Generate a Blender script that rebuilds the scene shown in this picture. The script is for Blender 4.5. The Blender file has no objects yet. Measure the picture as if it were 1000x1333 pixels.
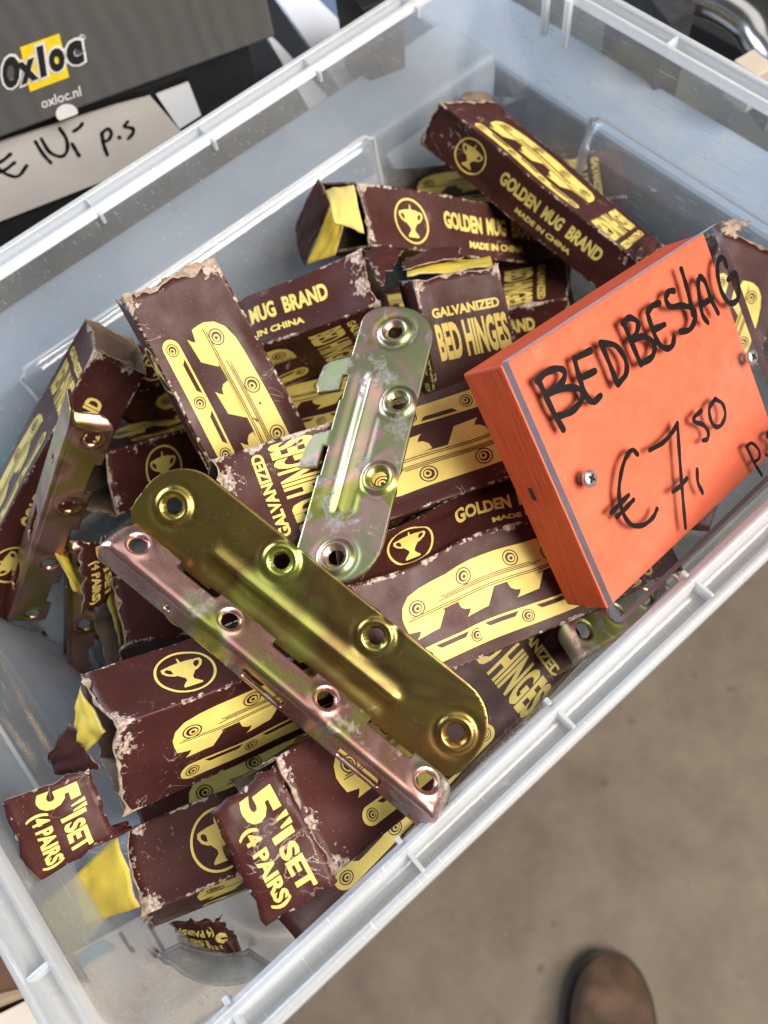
import bpy, bmesh, math, random
import numpy as np
from mathutils import Vector, Matrix, noise, geometry

sc = bpy.context.scene
col = sc.collection
# ------------------------------------------------------------------ camera
# world: origin at the centre of the tub opening, z = 0 the rim, x along the long side, metres
CAM_R = np.array([[0.75647, -0.61600, 0.21975], [-0.64670, -0.65436, 0.39190], [-0.09762, -0.43858, -0.89338]])
CAM = np.array([-0.09598, -0.15574, 0.237])
FPX = 1110.0
cam_d = bpy.data.cameras.new("camera")
cam_d.sensor_fit = 'VERTICAL'
cam_d.sensor_height = 36.0
cam_d.lens = FPX / 1333.0 * 36.0
cam_d.clip_start = 0.01
cam_d.clip_end = 60.0
cam_d.dof.use_dof = True
cam_d.dof.focus_distance = 0.255
cam_d.dof.aperture_fstop = 14.5
cam_o = bpy.data.objects.new("camera", cam_d)
col.objects.link(cam_o)
m3 = Matrix([[CAM_R[i][0], -CAM_R[i][1], -CAM_R[i][2]] for i in range(3)])
cam_o.matrix_world = Matrix.Translation(Vector(CAM)) @ m3.to_4x4()
sc.camera = cam_o

# ------------------------------------------------------------------ light
world = bpy.data.worlds.new("World")
sc.world = world
world.use_nodes = True
bg = world.node_tree.nodes["Background"]
bg.inputs[0].default_value = (0.92, 0.95, 1.0, 1)
bg.inputs[1].default_value = 0.065

def area_lamp(name, loc, target, size, power, color):
    d = bpy.data.lights.new(name, 'AREA')
    d.shape = 'SQUARE'
    d.size = size
    d.energy = power
    d.color = color
    o = bpy.data.objects.new(name, d)
    col.objects.link(o)
    o.location = loc
    o.rotation_euler = (Vector(target) - Vector(loc)).to_track_quat('-Z', 'Y').to_euler()
    return o
area_lamp("hall_lamp", (0.48, -1.18, 1.20), (0, 0, 0), 1.15, 72, (1.0, 0.905, 0.80))
area_lamp("hall_lamp", (0.45, 0.25, 1.8), (0, 0, -0.05), 1.5, 8, (1.0, 0.96, 0.90))
area_lamp("door_daylight", (-0.7, 1.7, 0.55), (0, 0.1, -0.05), 1.3, 60, (0.72, 0.84, 1.0))
sc.view_settings.view_transform = 'Standard'
sc.view_settings.look = 'None'
sc.view_settings.exposure = 0.0
sc.view_settings.gamma = 1.0
sc.view_settings.use_curve_mapping = False
sc.cycles.use_denoising = True
sc.cycles.max_bounces = 7
sc.cycles.diffuse_bounces = 3
sc.cycles.glossy_bounces = 4
sc.cycles.transparent_max_bounces = 20
sc.cycles.caustics_reflective = False
sc.cycles.caustics_refractive = False
sc.cycles.sample_clamp_indirect = 6.0

# ------------------------------------------------------------------ measuring helpers
def ray(px):
    return CAM_R @ np.array([(px[0] - 500.0) / FPX, (px[1] - 666.5) / FPX, 1.0])
def at(px, depth):
    return Vector(CAM + ray(px) * depth)
def on_plane(px, p0, n):
    d = ray(px)
    t = ((np.array(p0) - CAM) @ np.array(n)) / (d @ np.array(n))
    return Vector(CAM + d * t)
def onz(px, z):
    return on_plane(px, (0, 0, z), (0, 0, 1))

# ------------------------------------------------------------------ object helpers
def link(name, verts, faces, mats, parent=None, smooth=False, origin=None, solid=0.0, fmat=None, attr=None, offset=-1.0):
    me = bpy.data.meshes.new(name)
    if origin is not None:
        o3 = Vector(origin)
        verts = [Vector(v) - o3 for v in verts]
    me.from_pydata([tuple(v) for v in verts], [], [tuple(f) for f in faces])
    if not isinstance(mats, (list, tuple)):
        mats = [mats]
    for m in mats:
        me.materials.append(m)
    if fmat is not None:
        for p, i in zip(me.polygons, fmat):
            p.material_index = i
    if attr is not None:
        a = me.attributes.new('wear', 'FLOAT', 'POINT')
        a.data.foreach_set('value', attr)
    if smooth:
        for p in me.polygons:
            p.use_smooth = True
    me.update()
    o = bpy.data.objects.new(name, me)
    col.objects.link(o)
    if parent is not None:
        o.parent = parent
    elif origin is not None:
        o.location = origin
    if solid:
        s = o.modifiers.new('thickness', 'SOLIDIFY')
        s.thickness = solid
        s.offset = offset
        if len(mats) > 1:
            s.material_offset = 1
            s.material_offset_rim = len(mats) - 1
    return o

def tag(o, label=None, cat=None, group=None, kind=None):
    if label: o['label'] = label
    if cat: o['category'] = cat
    if group: o['group'] = group
    if kind: o['kind'] = kind
    return o

def thing(name, loc, label, cat, group=None):
    o = bpy.data.objects.new(name, None)
    o.empty_display_size = 0.01
    col.objects.link(o)
    o.location = loc
    return tag(o, label, cat, group)

def bevel(o, w, seg=2):
    b = o.modifiers.new('bevel', 'BEVEL')
    b.width = w
    b.segments = seg
    b.limit_method = 'ANGLE'
    return o

def smooth_angle(o, ang=40):
    for p in o.data.polygons:
        p.use_smooth = True
    try:
        o.data.set_sharp_from_angle(angle=math.radians(ang))
    except Exception:
        pass
    return o

BOXF = [(0, 1, 3, 2), (4, 6, 7, 5), (0, 4, 5, 1), (2, 3, 7, 6), (0, 2, 6, 4), (1, 5, 7, 3)]
def frame_box(p0, ex, ey, ez):
    """8 corners of a box from a corner and three edge vectors"""
    p0, ex, ey, ez = map(Vector, (p0, ex, ey, ez))
    v = [p0 + ex * a + ey * b + ez * c for a in (0, 1) for b in (0, 1) for c in (0, 1)]
    if ex.cross(ey).dot(ez) < 0:
        return v, [tuple(reversed(f)) for f in BOXF]
    return v, BOXF

def poly_fill(loops):
    """tessellate 2-D loops (first outer, rest holes) -> verts, tris"""
    ls = [[Vector((p[0], p[1], 0)) for p in l] for l in loops]
    tris = geometry.tessellate_polygon(ls)
    vs = [p for l in ls for p in l]
    out = []
    for t in tris:
        a, b, c = (vs[i] for i in t)
        if (b - a).cross(c - a).z < 0:
            t = (t[0], t[2], t[1])
        out.append(tuple(t))
    return [(v.x, v.y) for v in vs], out

def circle(cx, cy, rx, ry=None, n=22):
    ry = rx if ry is None else ry
    return [(cx + rx * math.cos(2 * math.pi * i / n), cy + ry * math.sin(2 * math.pi * i / n)) for i in range(n)]

# ------------------------------------------------------------------ materials
def new_mat(name):
    m = bpy.data.materials.new(name)
    m.use_nodes = True
    nt = m.node_tree
    return m, nt, nt.nodes["Principled BSDF"]
def N(nt, t, **kw):
    n = nt.nodes.new(t)
    for k, v in kw.items():
        if k in n.inputs:
            n.inputs[k].default_value = v
        else:
            setattr(n, k, v)
    return n
def noise_node(nt, scale, detail=4, rough=0.55, dist=0.0, coord='Object', vec=None):
    n = N(nt, 'ShaderNodeTexNoise', Scale=scale, Detail=detail, Roughness=rough, Distortion=dist)
    if vec is None:
        tc = nt.nodes.new('ShaderNodeTexCoord')
        vec = tc.outputs[coord]
    nt.links.new(vec, n.inputs['Vector'])
    return n
def ramp(nt, fac, stops):
    r = nt.nodes.new('ShaderNodeValToRGB')
    while len(r.color_ramp.elements) < len(stops):
        r.color_ramp.elements.new(0.5)
    for e, (p, c) in zip(r.color_ramp.elements, stops):
        e.position = p
        e.color = (c[0], c[1], c[2], 1) if not isinstance(c, (int, float)) else (c, c, c, 1)
    nt.links.new(fac, r.inputs[0])
    return r
def mixc(nt, fac, a, b):
    m = nt.nodes.new('ShaderNodeMix')
    m.data_type = 'RGBA'
    for s, v in ((m.inputs[0], fac), (m.inputs[6], a), (m.inputs[7], b)):
        if hasattr(v, 'is_linked') or hasattr(v, 'links'):
            nt.links.new(v, s)
        elif isinstance(v, (int, float)):
            s.default_value = v
        else:
            s.default_value = (v[0], v[1], v[2], 1)
    return m.outputs[2]
def math_n(nt, op, a, b=None):
    m = nt.nodes.new('ShaderNodeMath')
    m.operation = op
    for i, v in enumerate((a, b)):
        if v is None: continue
        if isinstance(v, (int, float)): m.inputs[i].default_value = v
        else: nt.links.new(v, m.inputs[i])
    return m.outputs[0]
def bump(nt, bsdf, h, strength=0.3, dist=0.001):
    b = N(nt, 'ShaderNodeBump', Strength=strength, Distance=dist)
    nt.links.new(h, b.inputs['Height'])
    nt.links.new(b.outputs[0], bsdf.inputs['Normal'])

def plain(name, c, rough=0.6, var=0.25, scale=60.0, metallic=0.0, bmp=0.15, spec=0.5):
    m, nt, b = new_mat(name)
    n = noise_node(nt, scale, 5)
    c2 = tuple(x * (1 - var) for x in c); c3 = tuple(min(1, x * (1 + var)) for x in c)
    r = ramp(nt, n.outputs[0], [(0.3, c2), (0.7, c3)])
    nt.links.new(r.outputs[0], b.inputs['Base Color'])
    b.inputs['Roughness'].default_value = rough
    b.inputs['Metallic'].default_value = metallic
    b.inputs['Specular IOR Level'].default_value = spec
    if bmp:
        bump(nt, b, noise_node(nt, scale * 6, 4).outputs[0], bmp, 0.0004)
    return m

def printed_card(name, ink, rough=0.41):
    """coated board: ink colour, rubbed through to the paper fibre where the wear attribute and noise agree"""
    m, nt, b = new_mat(name)
    n1 = noise_node(nt, 520, 7, 0.62)
    at_ = N(nt, 'ShaderNodeAttribute', attribute_name='wear')
    s = math_n(nt, 'ADD', n1.outputs[0], math_n(nt, 'MULTIPLY', at_.outputs['Fac'], 0.27))
    mask = ramp(nt, s, [(0.725, 0.0), (0.775, 1.0)])
    n2 = noise_node(nt, 45, 4)
    inkc = ramp(nt, n2.outputs[0], [(0.3, tuple(x * 0.82 for x in ink)), (0.72, tuple(min(1, x * 1.22) for x in ink))])
    n3 = noise_node(nt, 900, 3)
    fibre = ramp(nt, n3.outputs[0], [(0.35, (0.24, 0.17, 0.135)), (0.65, (0.58, 0.50, 0.44))])
    speck = ramp(nt, noise_node(nt, 1700, 2).outputs[0], [(0.69, 0.0), (0.75, 0.40)])
    ln = math_n(nt, 'ABSOLUTE', math_n(nt, 'SUBTRACT', noise_node(nt, 70, 4, 0.5, 1.0).outputs[0], 0.5))
    lm = ramp(nt, ln, [(0.0035, 1.0), (0.007, 0.0)])
    lz = ramp(nt, noise_node(nt, 38, 2).outputs[0], [(0.56, 0.0), (0.64, 0.8)])
    crack = math_n(nt, 'MULTIPLY', lm.outputs[0], lz.outputs[0])
    c = mixc(nt, speck.outputs[0], inkc.outputs[0], (0.45, 0.38, 0.33))
    c = mixc(nt, crack, c, (0.42, 0.33, 0.28))
    c = mixc(nt, mask.outputs[0], c, fibre.outputs[0])
    nt.links.new(c, b.inputs['Base Color'])
    rr = ramp(nt, noise_node(nt, 120, 5).outputs[0], [(0.3, rough - 0.07), (0.7, rough + 0.14)])
    rgh = math_n(nt, 'ADD', rr.outputs[0], math_n(nt, 'MULTIPLY', mask.outputs[0], 0.45))
    nt.links.new(rgh, b.inputs['Roughness'])
    b.inputs['Specular IOR Level'].default_value = 0.26
    hh = math_n(nt, 'ADD', math_n(nt, 'MULTIPLY', noise_node(nt, 260, 5, 0.6).outputs[0], 0.3), math_n(nt, 'ADD', math_n(nt, 'MULTIPLY', mask.outputs[0], -0.35), math_n(nt, 'MULTIPLY', crack, 0.5)))
    bump(nt, b, hh, 0.28, 0.0007)
    return m

MAROON = printed_card("maroon_coated_board", (0.052, 0.0140, 0.0120))
GOLD = printed_card("golden_yellow_print", (0.75, 0.60, 0.165), 0.42)
INNER_YELLOW = printed_card("yellow_board_flap", (0.60, 0.46, 0.065), 0.5)
KRAFT = plain("grey_brown_board_inside", (0.16, 0.115, 0.085), 0.9, 0.3, 120)
TORN = plain("torn_paper_fibre", (0.34, 0.26, 0.20), 0.95, 0.55, 420, bmp=0.6)

def zinc(name, stops, scale, seed, corrosion=0.62, rough=0.24):
    """yellow chromate over zinc: iridescent hues drifting over the plate, bare grey patches, fine scratches"""
    m, nt, b = new_mat(name)
    tc = nt.nodes.new('ShaderNodeTexCoord')
    mp = N(nt, 'ShaderNodeMapping')
    mp.inputs['Location'].default_value = (seed, seed * 1.7, seed * 0.6)
    nt.links.new(tc.outputs['Object'], mp.inputs['Vector'])
    n = noise_node(nt, scale, 3, 0.5, 0.8, vec=mp.outputs[0])
    c = ramp(nt, n.outputs[0], stops)
    n2 = noise_node(nt, scale * 2.6, 6, 0.66, 0.4, vec=mp.outputs[0])
    bare = ramp(nt, n2.outputs[0], [(corrosion, 0.0), (corrosion + 0.05, 0.85)])
    greys = ramp(nt, noise_node(nt, 900, 4, vec=mp.outputs[0]).outputs[0], [(0.3, (0.20, 0.18, 0.15)), (0.7, (0.46, 0.44, 0.40))])
    base = mixc(nt, bare.outputs[0], c.outputs[0], greys.outputs[0])
    sp = ramp(nt, noise_node(nt, 1500, 3, vec=mp.outputs[0]).outputs[0], [(0.68, 0.0), (0.74, 0.55)])
    base = mixc(nt, sp.outputs[0], base, (0.62, 0.60, 0.54))
    for scl, ds, wd in ((95, 1.6, 0.0028), (230, 0.9, 0.0045)):
        sl = math_n(nt, 'ABSOLUTE', math_n(nt, 'SUBTRACT', noise_node(nt, scl, 2, 0.5, ds, vec=mp.outputs[0]).outputs[0], 0.5))
        sl = ramp(nt, sl, [(wd * 0.5, 0.42), (wd, 0.0)])
        zl = ramp(nt, noise_node(nt, scl * 0.45, 2, vec=mp.outputs[0]).outputs[0], [(0.52, 0.0), (0.60, 1.0)])
        base = mixc(nt, math_n(nt, 'MULTIPLY', sl.outputs[0], zl.outputs[0]), base, (0.75, 0.68, 0.48))
    nt.links.new(base, b.inputs['Base Color'])
    b.inputs['Metallic'].default_value = 0.93
    mp2 = N(nt, 'ShaderNodeMapping')
    mp2.inputs['Scale'].default_value = (3.0, 0.35, 1.0)
    mp2.inputs['Rotation'].default_value = (0.3, 0.5, 0.7 + seed)
    nt.links.new(tc.outputs['Object'], mp2.inputs['Vector'])
    sc1 = noise_node(nt, 700, 3, vec=mp2.outputs[0])
    r = math_n(nt, 'ADD', math_n(nt, 'MULTIPLY', sc1.outputs[0], 0.07), rough - 0.03)
    r = math_n(nt, 'ADD', r, math_n(nt, 'MULTIPLY', bare.outputs[0], 0.28))
    nt.links.new(r, b.inputs['Roughness'])
    hh = math_n(nt, 'ADD', math_n(nt, 'MULTIPLY', sc1.outputs[0], 0.25), math_n(nt, 'MULTIPLY', n2.outputs[0], 1.2))
    bump(nt, b, hh, 0.07, 0.0006)
    return m
OLIVE = (0.30, 0.235, 0.058); BROWNG = (0.235, 0.155, 0.060); GREEN = (0.36, 0.385, 0.095); PINK = (0.62, 0.38, 0.35)
AMBER = (0.48, 0.26, 0.06); PALE = (0.56, 0.55, 0.36); ROSE = (0.46, 0.24, 0.20); SAGE = (0.36, 0.40, 0.18); DUSK = (0.43, 0.33, 0.29)
ZINC_OLIVE = zinc("olive_gold_zinc", [(0.34, AMBER), (0.43, BROWNG), (0.50, OLIVE), (0.57, BROWNG), (0.66, GREEN)], 17, 3.9, 0.70, 0.29)
ZINC_PINK = zinc("rose_gold_zinc", [(0.34, GREEN), (0.42, PALE), (0.48, PINK), (0.56, ROSE), (0.66, GREEN)], 34, 1.3, 0.555, 0.27)
ZINC_PALE = zinc("pale_green_zinc", [(0.34, DUSK), (0.42, SAGE), (0.50, (0.40, 0.38, 0.24)), (0.57, PINK), (0.63, GREEN)], 34, 5.2, 0.535, 0.33)
ZINC_DARK = zinc("bronze_zinc", [(0.36, ROSE), (0.45, BROWNG), (0.54, ROSE), (0.62, OLIVE)], 24, 7.7, 0.68)

def schlick(nt, f0=0.04):
    lw = N(nt, 'ShaderNodeLayerWeight', Blend=0.5)
    p = math_n(nt, 'POWER', lw.outputs['Facing'], 5.0)
    return math_n(nt, 'ADD', math_n(nt, 'MULTIPLY', p, 1 - f0), f0)

def milky_plastic(name, extra):
    m, nt, b = new_mat(name)
    nt.nodes.remove(b)
    out = nt.nodes["Material Output"]
    tr = N(nt, 'ShaderNodeBsdfTransparent')
    tr.inputs[0].default_value = (0.93, 0.955, 0.975, 1)
    df = N(nt, 'ShaderNodeBsdfDiffuse'); df.inputs[0].default_value = (0.90, 0.92, 0.94, 1)
    tl = N(nt, 'ShaderNodeBsdfTranslucent'); tl.inputs[0].default_value = (0.86, 0.90, 0.95, 1)
    mx = N(nt, 'ShaderNodeMixShader'); mx.inputs[0].default_value = 0.5
    nt.links.new(df.outputs[0], mx.inputs[1]); nt.links.new(tl.outputs[0], mx.inputs[2])
    lw = N(nt, 'ShaderNodeLayerWeight', Blend=0.35)
    cl = noise_node(nt, 14, 5, 0.6)
    scr = N(nt, 'ShaderNodeMapping'); scr.inputs['Scale'].default_value = (5, 0.4, 5)
    tc = nt.nodes.new('ShaderNodeTexCoord'); nt.links.new(tc.outputs['Object'], scr.inputs['Vector'])
    sn = ramp(nt, noise_node(nt, 160, 4, 0.6, vec=scr.outputs[0]).outputs[0], [(0.62, 0.0), (0.70, 0.30)])
    fac = math_n(nt, 'ADD', math_n(nt, 'MULTIPLY', math_n(nt, 'POWER', lw.outputs['Facing'], 1.6), 0.62), math_n(nt, 'MULTIPLY', cl.outputs[0], 0.20))
    fac = math_n(nt, 'ADD', fac, 0.02 + extra)
    fac = math_n(nt, 'ADD', fac, sn.outputs[0])
    body = N(nt, 'ShaderNodeMixShader')
    nt.links.new(fac, body.inputs[0]); nt.links.new(tr.outputs[0], body.inputs[1]); nt.links.new(mx.outputs[0], body.inputs[2])
    gl = N(nt, 'ShaderNodeBsdfGlossy'); gl.inputs['Roughness'].default_value = 0.16
    gl.inputs[0].default_value = (1, 1, 1, 1)
    bp = N(nt, 'ShaderNodeBump', Strength=0.12, Distance=0.0008)
    nt.links.new(noise_node(nt, 220, 5).outputs[0], bp.inputs['Height'])
    nt.links.new(bp.outputs[0], gl.inputs['Normal'])
    fin = N(nt, 'ShaderNodeMixShader')
    nt.links.new(schlick(nt), fin.inputs[0])
    nt.links.new(body.outputs[0], fin.inputs[1]); nt.links.new(gl.outputs[0], fin.inputs[2])
    nt.links.new(fin.outputs[0], out.inputs['Surface'])
    return m
PLASTIC = milky_plastic("milky_polypropylene", 0.0)
RIM_PLASTIC = milky_plastic("thick_milky_rim", 0.42)

def clear_acrylic():
    m, nt, b = new_mat("clear_acrylic")
    nt.nodes.remove(b)
    out = nt.nodes["Material Output"]
    tr = N(nt, 'ShaderNodeBsdfTransparent'); tr.inputs[0].default_value = (0.96, 0.965, 0.965, 1)
    gl = N(nt, 'ShaderNodeBsdfGlossy'); gl.inputs['Roughness'].default_value = 0.05
    df = N(nt, 'ShaderNodeBsdfDiffuse'); df.inputs[0].default_value = (0.75, 0.72, 0.72, 1)
    scr = ramp(nt, noise_node(nt, 90, 6, 0.7).outputs[0], [(0.62, 0.0), (0.75, 0.10)])
    mx = N(nt, 'ShaderNodeMixShader')
    nt.links.new(scr.outputs[0], mx.inputs[0]); nt.links.new(tr.outputs[0], mx.inputs[1]); nt.links.new(df.outputs[0], mx.inputs[2])
    fin = N(nt, 'ShaderNodeMixShader')
    nt.links.new(schlick(nt), fin.inputs[0]); nt.links.new(mx.outputs[0], fin.inputs[1]); nt.links.new(gl.outputs[0], fin.inputs[2])
    nt.links.new(fin.outputs[0], out.inputs['Surface'])
    return m
ACRYLIC = clear_acrylic()
ACRYLIC_EDGE = plain("sawn_acrylic_edge", (0.36, 0.31, 0.36), 0.45, 0.12, 300)
INK = plain("black_marker_ink", (0.006, 0.005, 0.005), 0.30, 0.1, 400, bmp=0.0)

def painted_wood():
    m, nt, b = new_mat("orange_painted_wood")
    tc = nt.nodes.new('ShaderNodeTexCoord')
    mp = N(nt, 'ShaderNodeMapping'); mp.inputs['Scale'].default_value = (1, 1, 1)
    nt.links.new(tc.outputs['Object'], mp.inputs['Vector'])
    n = noise_node(nt, 160, 6, 0.6, 0.6, vec=mp.outputs[0])
    r = ramp(nt, n.outputs[0], [(0.25, (0.78, 0.135, 0.062)), (0.75, (0.88, 0.18, 0.085))])
    sm = ramp(nt, noise_node(nt, 28, 6, 0.7).outputs[0], [(0.55, 0.0), (0.75, 0.22)])
    cc = mixc(nt, sm.outputs[0], r.outputs[0], (0.90, 0.33, 0.20))
    nt.links.new(cc, b.inputs['Base Color'])
    b.inputs['Roughness'].default_value = 0.55
    bump(nt, b, noise_node(nt, 420, 6, 0.65).outputs[0], 0.08, 0.0005)
    return m
ORANGE = painted_wood()
def grained_wood():
    m, nt, b = new_mat("orange_painted_end_grain")
    tc = nt.nodes.new('ShaderNodeTexCoord')
    mp = N(nt, 'ShaderNodeMapping'); mp.inputs['Scale'].default_value = (9, 1.0, 1)
    nt.links.new(tc.outputs['UV'], mp.inputs['Vector'])
    n = noise_node(nt, 7, 6, 0.62, 0.5, vec=mp.outputs[0])
    r = ramp(nt, n.outputs[0], [(0.30, (0.30, 0.028, 0.007)), (0.50, (0.54, 0.062, 0.013)), (0.70, (0.66, 0.095, 0.022))])
    nt.links.new(r.outputs[0], b.inputs['Base Color'])
    b.inputs['Roughness'].default_value = 0.6
    bump(nt, b, n.outputs[0], 0.5, 0.0008)
    return m
GRAIN = grained_wood()
STEEL = plain("zinc_screw_steel", (0.62, 0.62, 0.60), 0.32, 0.15, 500, 0.9, 0.1)
BLACK_CARD = plain("black_cardboard", (0.016, 0.016, 0.017), 0.42, 0.2, 80)
DEEP_BLACK = plain("black_fabric_lining", (0.006, 0.006, 0.007), 0.9, 0.3, 80)
WHITE_CARD = plain("white_cardboard", (0.66, 0.69, 0.75), 0.7, 0.06, 40)
GREY_CARD = plain("grey_price_card", (0.50, 0.475, 0.46), 0.7, 0.06, 30)

# ================================================================== the setting
FLOOR_Z = -0.78
TABLE_Z = -0.142
def concrete():
    m, nt, b = new_mat("worn_concrete")
    n1 = noise_node(nt, 3.2, 6, 0.6); n2 = noise_node(nt, 17, 6, 0.65); n3 = noise_node(nt, 70, 3)
    c = ramp(nt, n1.outputs[0], [(0.3, (0.120, 0.092, 0.068)), (0.7, (0.205, 0.165, 0.122))])
    c2 = ramp(nt, n2.outputs[0], [(0.32, (0.07, 0.05, 0.034)), (0.5, (0.185, 0.15, 0.11)), (0.7, (0.30, 0.25, 0.19))])
    cc = mixc(nt, 0.30, c.outputs[0], c2.outputs[0])
    pale = ramp(nt, n3.outputs[0], [(0.74, 0.0), (0.78, 0.6)])
    dark = ramp(nt, noise_node(nt, 38, 3).outputs[0], [(0.24, 0.7), (0.30, 0.0)])
    cc = mixc(nt, pale.outputs[0], cc, (0.55, 0.47, 0.36))
    cc = mixc(nt, dark.outputs[0], cc, (0.09, 0.05, 0.03))
    nt.links.new(cc, b.inputs['Base Color'])
    b.inputs['Roughness'].default_value = 0.62
    bump(nt, b, n2.outputs[0], 0.3, 0.004)
    return m
g = 6.0
o = link('floor', [(-g, -g, FLOOR_Z), (g, -g, FLOOR_Z), (g, g, FLOOR_Z), (-g, g, FLOOR_Z)], [(0, 1, 2, 3)], concrete())
tag(o, kind='structure')
# the low table the tub stands on: its near edge lies just under the tub
TABLE = plain("dark_grey_laminate", (0.075, 0.085, 0.085), 0.5, 0.12, 12)
v, f = frame_box((-0.55, -0.118, TABLE_Z - 0.03), (1.3, 0, 0), (0, 1.0, 0), (0, 0, 0.03))
o = bevel(link('table_top', v, f, TABLE), 0.003)
tag(o, kind='structure')

# ================================================================== storage tub
TUB_X, TUB_Y = 0.1935, 0.1396
TUB_FLOOR = -0.137
def tub_loop(inset, z, radius, nl=72, ns=54, nc=12):
    """one closed loop of the tub at height z: rounded rectangle with stepped panels and corner shells"""
    hx, hy = TUB_X - inset, TUB_Y - inset
    r = min(radius, hx - 0.01, hy - 0.01)
    pts = []
    def corner(cx, cy, a0):
        for i in range(nc + 1):
            t = i / nc
            a = a0 + t * math.pi / 2
            rr = r
            dz = -z
            # conical shell in each corner, apex at the rim, ending in a curved step
            half = min(1.0, max(0.0, dz / 0.052))
            off = 0.0
            e = abs(t - 0.5) * 2
            if 0.003 < dz < 0.060 and e < half + 0.001:
                lim = 0.050 + 0.010 * (1 - e * e)
                k = 1.0 - min(1.0, max(0.0, (dz - lim) / 0.004))
                off = 0.0085 * min(1.0, dz / 0.05) * min(1.0, (half - e) * 5 + 0.25) * k
            pts.append((cx + (rr - off) * math.cos(a), cy + (rr - off) * math.sin(a), z))
    def step(x, a, b):
        t = min(1, max(0, (x - a) / (b - a)))
        return t * t * (3 - 2 * t)
    def side(p, q, n, nx, ny, half, depth, slope):
        for i in range(1, n):
            t = i / n
            x = p[0] + (q[0] - p[0]) * t; y = p[1] + (q[1] - p[1]) * t
            s = (x if ny else y)
            k = step(half - abs(s), 0.0, 0.0035) * step(-z, 0.0435, 0.0435 + slope)
            pts.append((x - nx * depth * k, y - ny * depth * k, z))
    corner(hx - r, hy - r, 0)
    side((hx - r, hy), (-hx + r, hy), nl, 0, 1, 0.0975, 0.004, 0.003)
    corner(-hx + r, hy - r, math.pi / 2)
    side((-hx, hy - r), (-hx, -hy + r), ns, -1, 0, 0.056, 0.011, 0.010)
    corner(-hx + r, -hy + r, math.pi)
    side((-hx + r, -hy), (hx - r, -hy), nl, 0, -1, 0.0975, 0.004, 0.003)
    corner(hx - r, -hy + r, 1.5 * math.pi)
    side((hx, -hy + r), (hx, hy - r), ns, 1, 0, 0.056, 0.011, 0.010)
    return pts
prof = [(0.0004, -0.0125, .030), (0.0, -0.011, .030), (0, -0.0012, .030), (0.0005, -0.0002, .030), (0.0012, 0, .0295), (0.0024, -0.0001, .029),
        (0.0030, -0.0007, .0285), (0.0032, -0.0052, .028), (0.0036, -0.0058, .0275), (0.0076, -0.0058, .024), (0.0081, -0.0052, .0235),
        (0.0087, -0.0008, .023), (0.0092, -0.0001, .0225), (0.0102, 0.0, .022), (0.0108, -0.0004, .0215), (0.0111, -0.0022, .021), (0.0119, -0.0026, .021),
        (0.0124, -0.0034, .021)]
zs = list(np.linspace(-0.006, -0.040, 12)) + list(np.linspace(-0.0425, -0.066, 22)) + list(np.linspace(-0.072, -0.128, 10))
for z in zs:
    prof.append((0.0125 + 0.0125 * (-z - 0.004) / 0.125, z, 0.022 + 0.010 * (-z) / 0.13))
for a in (20, 40, 60, 80):
    a = math.radians(a)
    prof.append((0.0250 + 0.007 * (1 - math.cos(a)), -0.129 - 0.007 * math.sin(a), 0.031 - 0.004 * a / 1.57))
prof += [(0.036, -0.1365, .028), (0.042, -0.137, .026)]
tub = thing('storage_tub', (0, 0, TUB_FLOOR), 'milky clear plastic storage tub holding the hinge cartons', 'storage tub')
verts, faces = [], []
loops = [tub_loop(*p) for p in prof]
n = len(loops[0])
for l in loops: verts += l
for i in range(len(loops) - 1):
    for j in range(n):
        k = (j + 1) % n
        faces.append((i * n + j, i * n + k, (i + 1) * n + k, (i + 1) * n + j))
last = (len(loops) - 1) * n
# floor: rings shrinking to the centre, with a raised moulded edge
for s, dz in ((0.97, 0.0012), (0.95, 0.0014), (0.93, 0.0), (0.6, 0.0), (0.25, 0.0)):
    b0 = len(verts)
    for p in loops[-1]:
        verts.append((p[0] * s, p[1] * s, TUB_FLOOR + dz))
    for j in range(n):
        k = (j + 1) % n
        faces.append((last + j, last + k, b0 + k, b0 + j))
    last = b0
faces.append(tuple(last + j for j in range(n)))
fmt = [1 if i < 17 * n else 0 for i in range(len(faces))]
shell = link('tub_shell', verts, faces, [PLASTIC, RIM_PLASTIC], tub, smooth=True, fmat=fmt, origin=(0, 0, TUB_FLOOR), solid=0.0013, offset=-1.0)
shell.modifiers[0].material_offset = 0
shell.modifiers[0].material_offset_rim = 1
# moulded ribs bridging the rim channel, and the short ribs hanging under the rim inside the far corner
def small_box(name, c, ex, ey, ez, mat, parent, org):
    c = Vector(c); ex, ey, ez = map(Vector, (ex, ey, ez))
    v, f = frame_box(c - ex / 2 - ey / 2 - ez / 2, ex, ey, ez)
    return bevel(link(name, v, f, mat, parent, origin=org), 0.0003)
org = (0, 0, TUB_FLOOR)
for x in (-0.150, -0.093, -0.038, 0.018, 0.074, 0.13):
    for sy in (-1, 1):
        small_box('rim_rib', (x + 0.004 * sy, sy * (TUB_Y - 0.0060), -0.0030), (0.0013, 0, 0), (0, 0.0064, 0), (0, 0, 0.0054), RIM_PLASTIC, tub, org)
        small_box('rim_rib', (x + 0.004 * sy, sy * (TUB_Y - 0.0128), -0.0040), (0.0016, 0, 0), (0, 0.0022, 0), (0, 0, 0.0050), RIM_PLASTIC, tub, org)
for y in (-0.09, -0.03, 0.03, 0.085):
    for sx in (-1, 1):
        small_box('rim_rib', (sx * (TUB_X - 0.0060), y, -0.0030), (0.0064, 0, 0), (0, 0.0013, 0), (0, 0, 0.0054), RIM_PLASTIC, tub, org)
for y in (0.092, 0.079):
    small_box('hanging_rib', (TUB_X - 0.0148, y, -0.011), (0.0030, 0, 0), (0, 0.0026, 0), (0, 0, 0.022), RIM_PLASTIC, tub, org)

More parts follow.
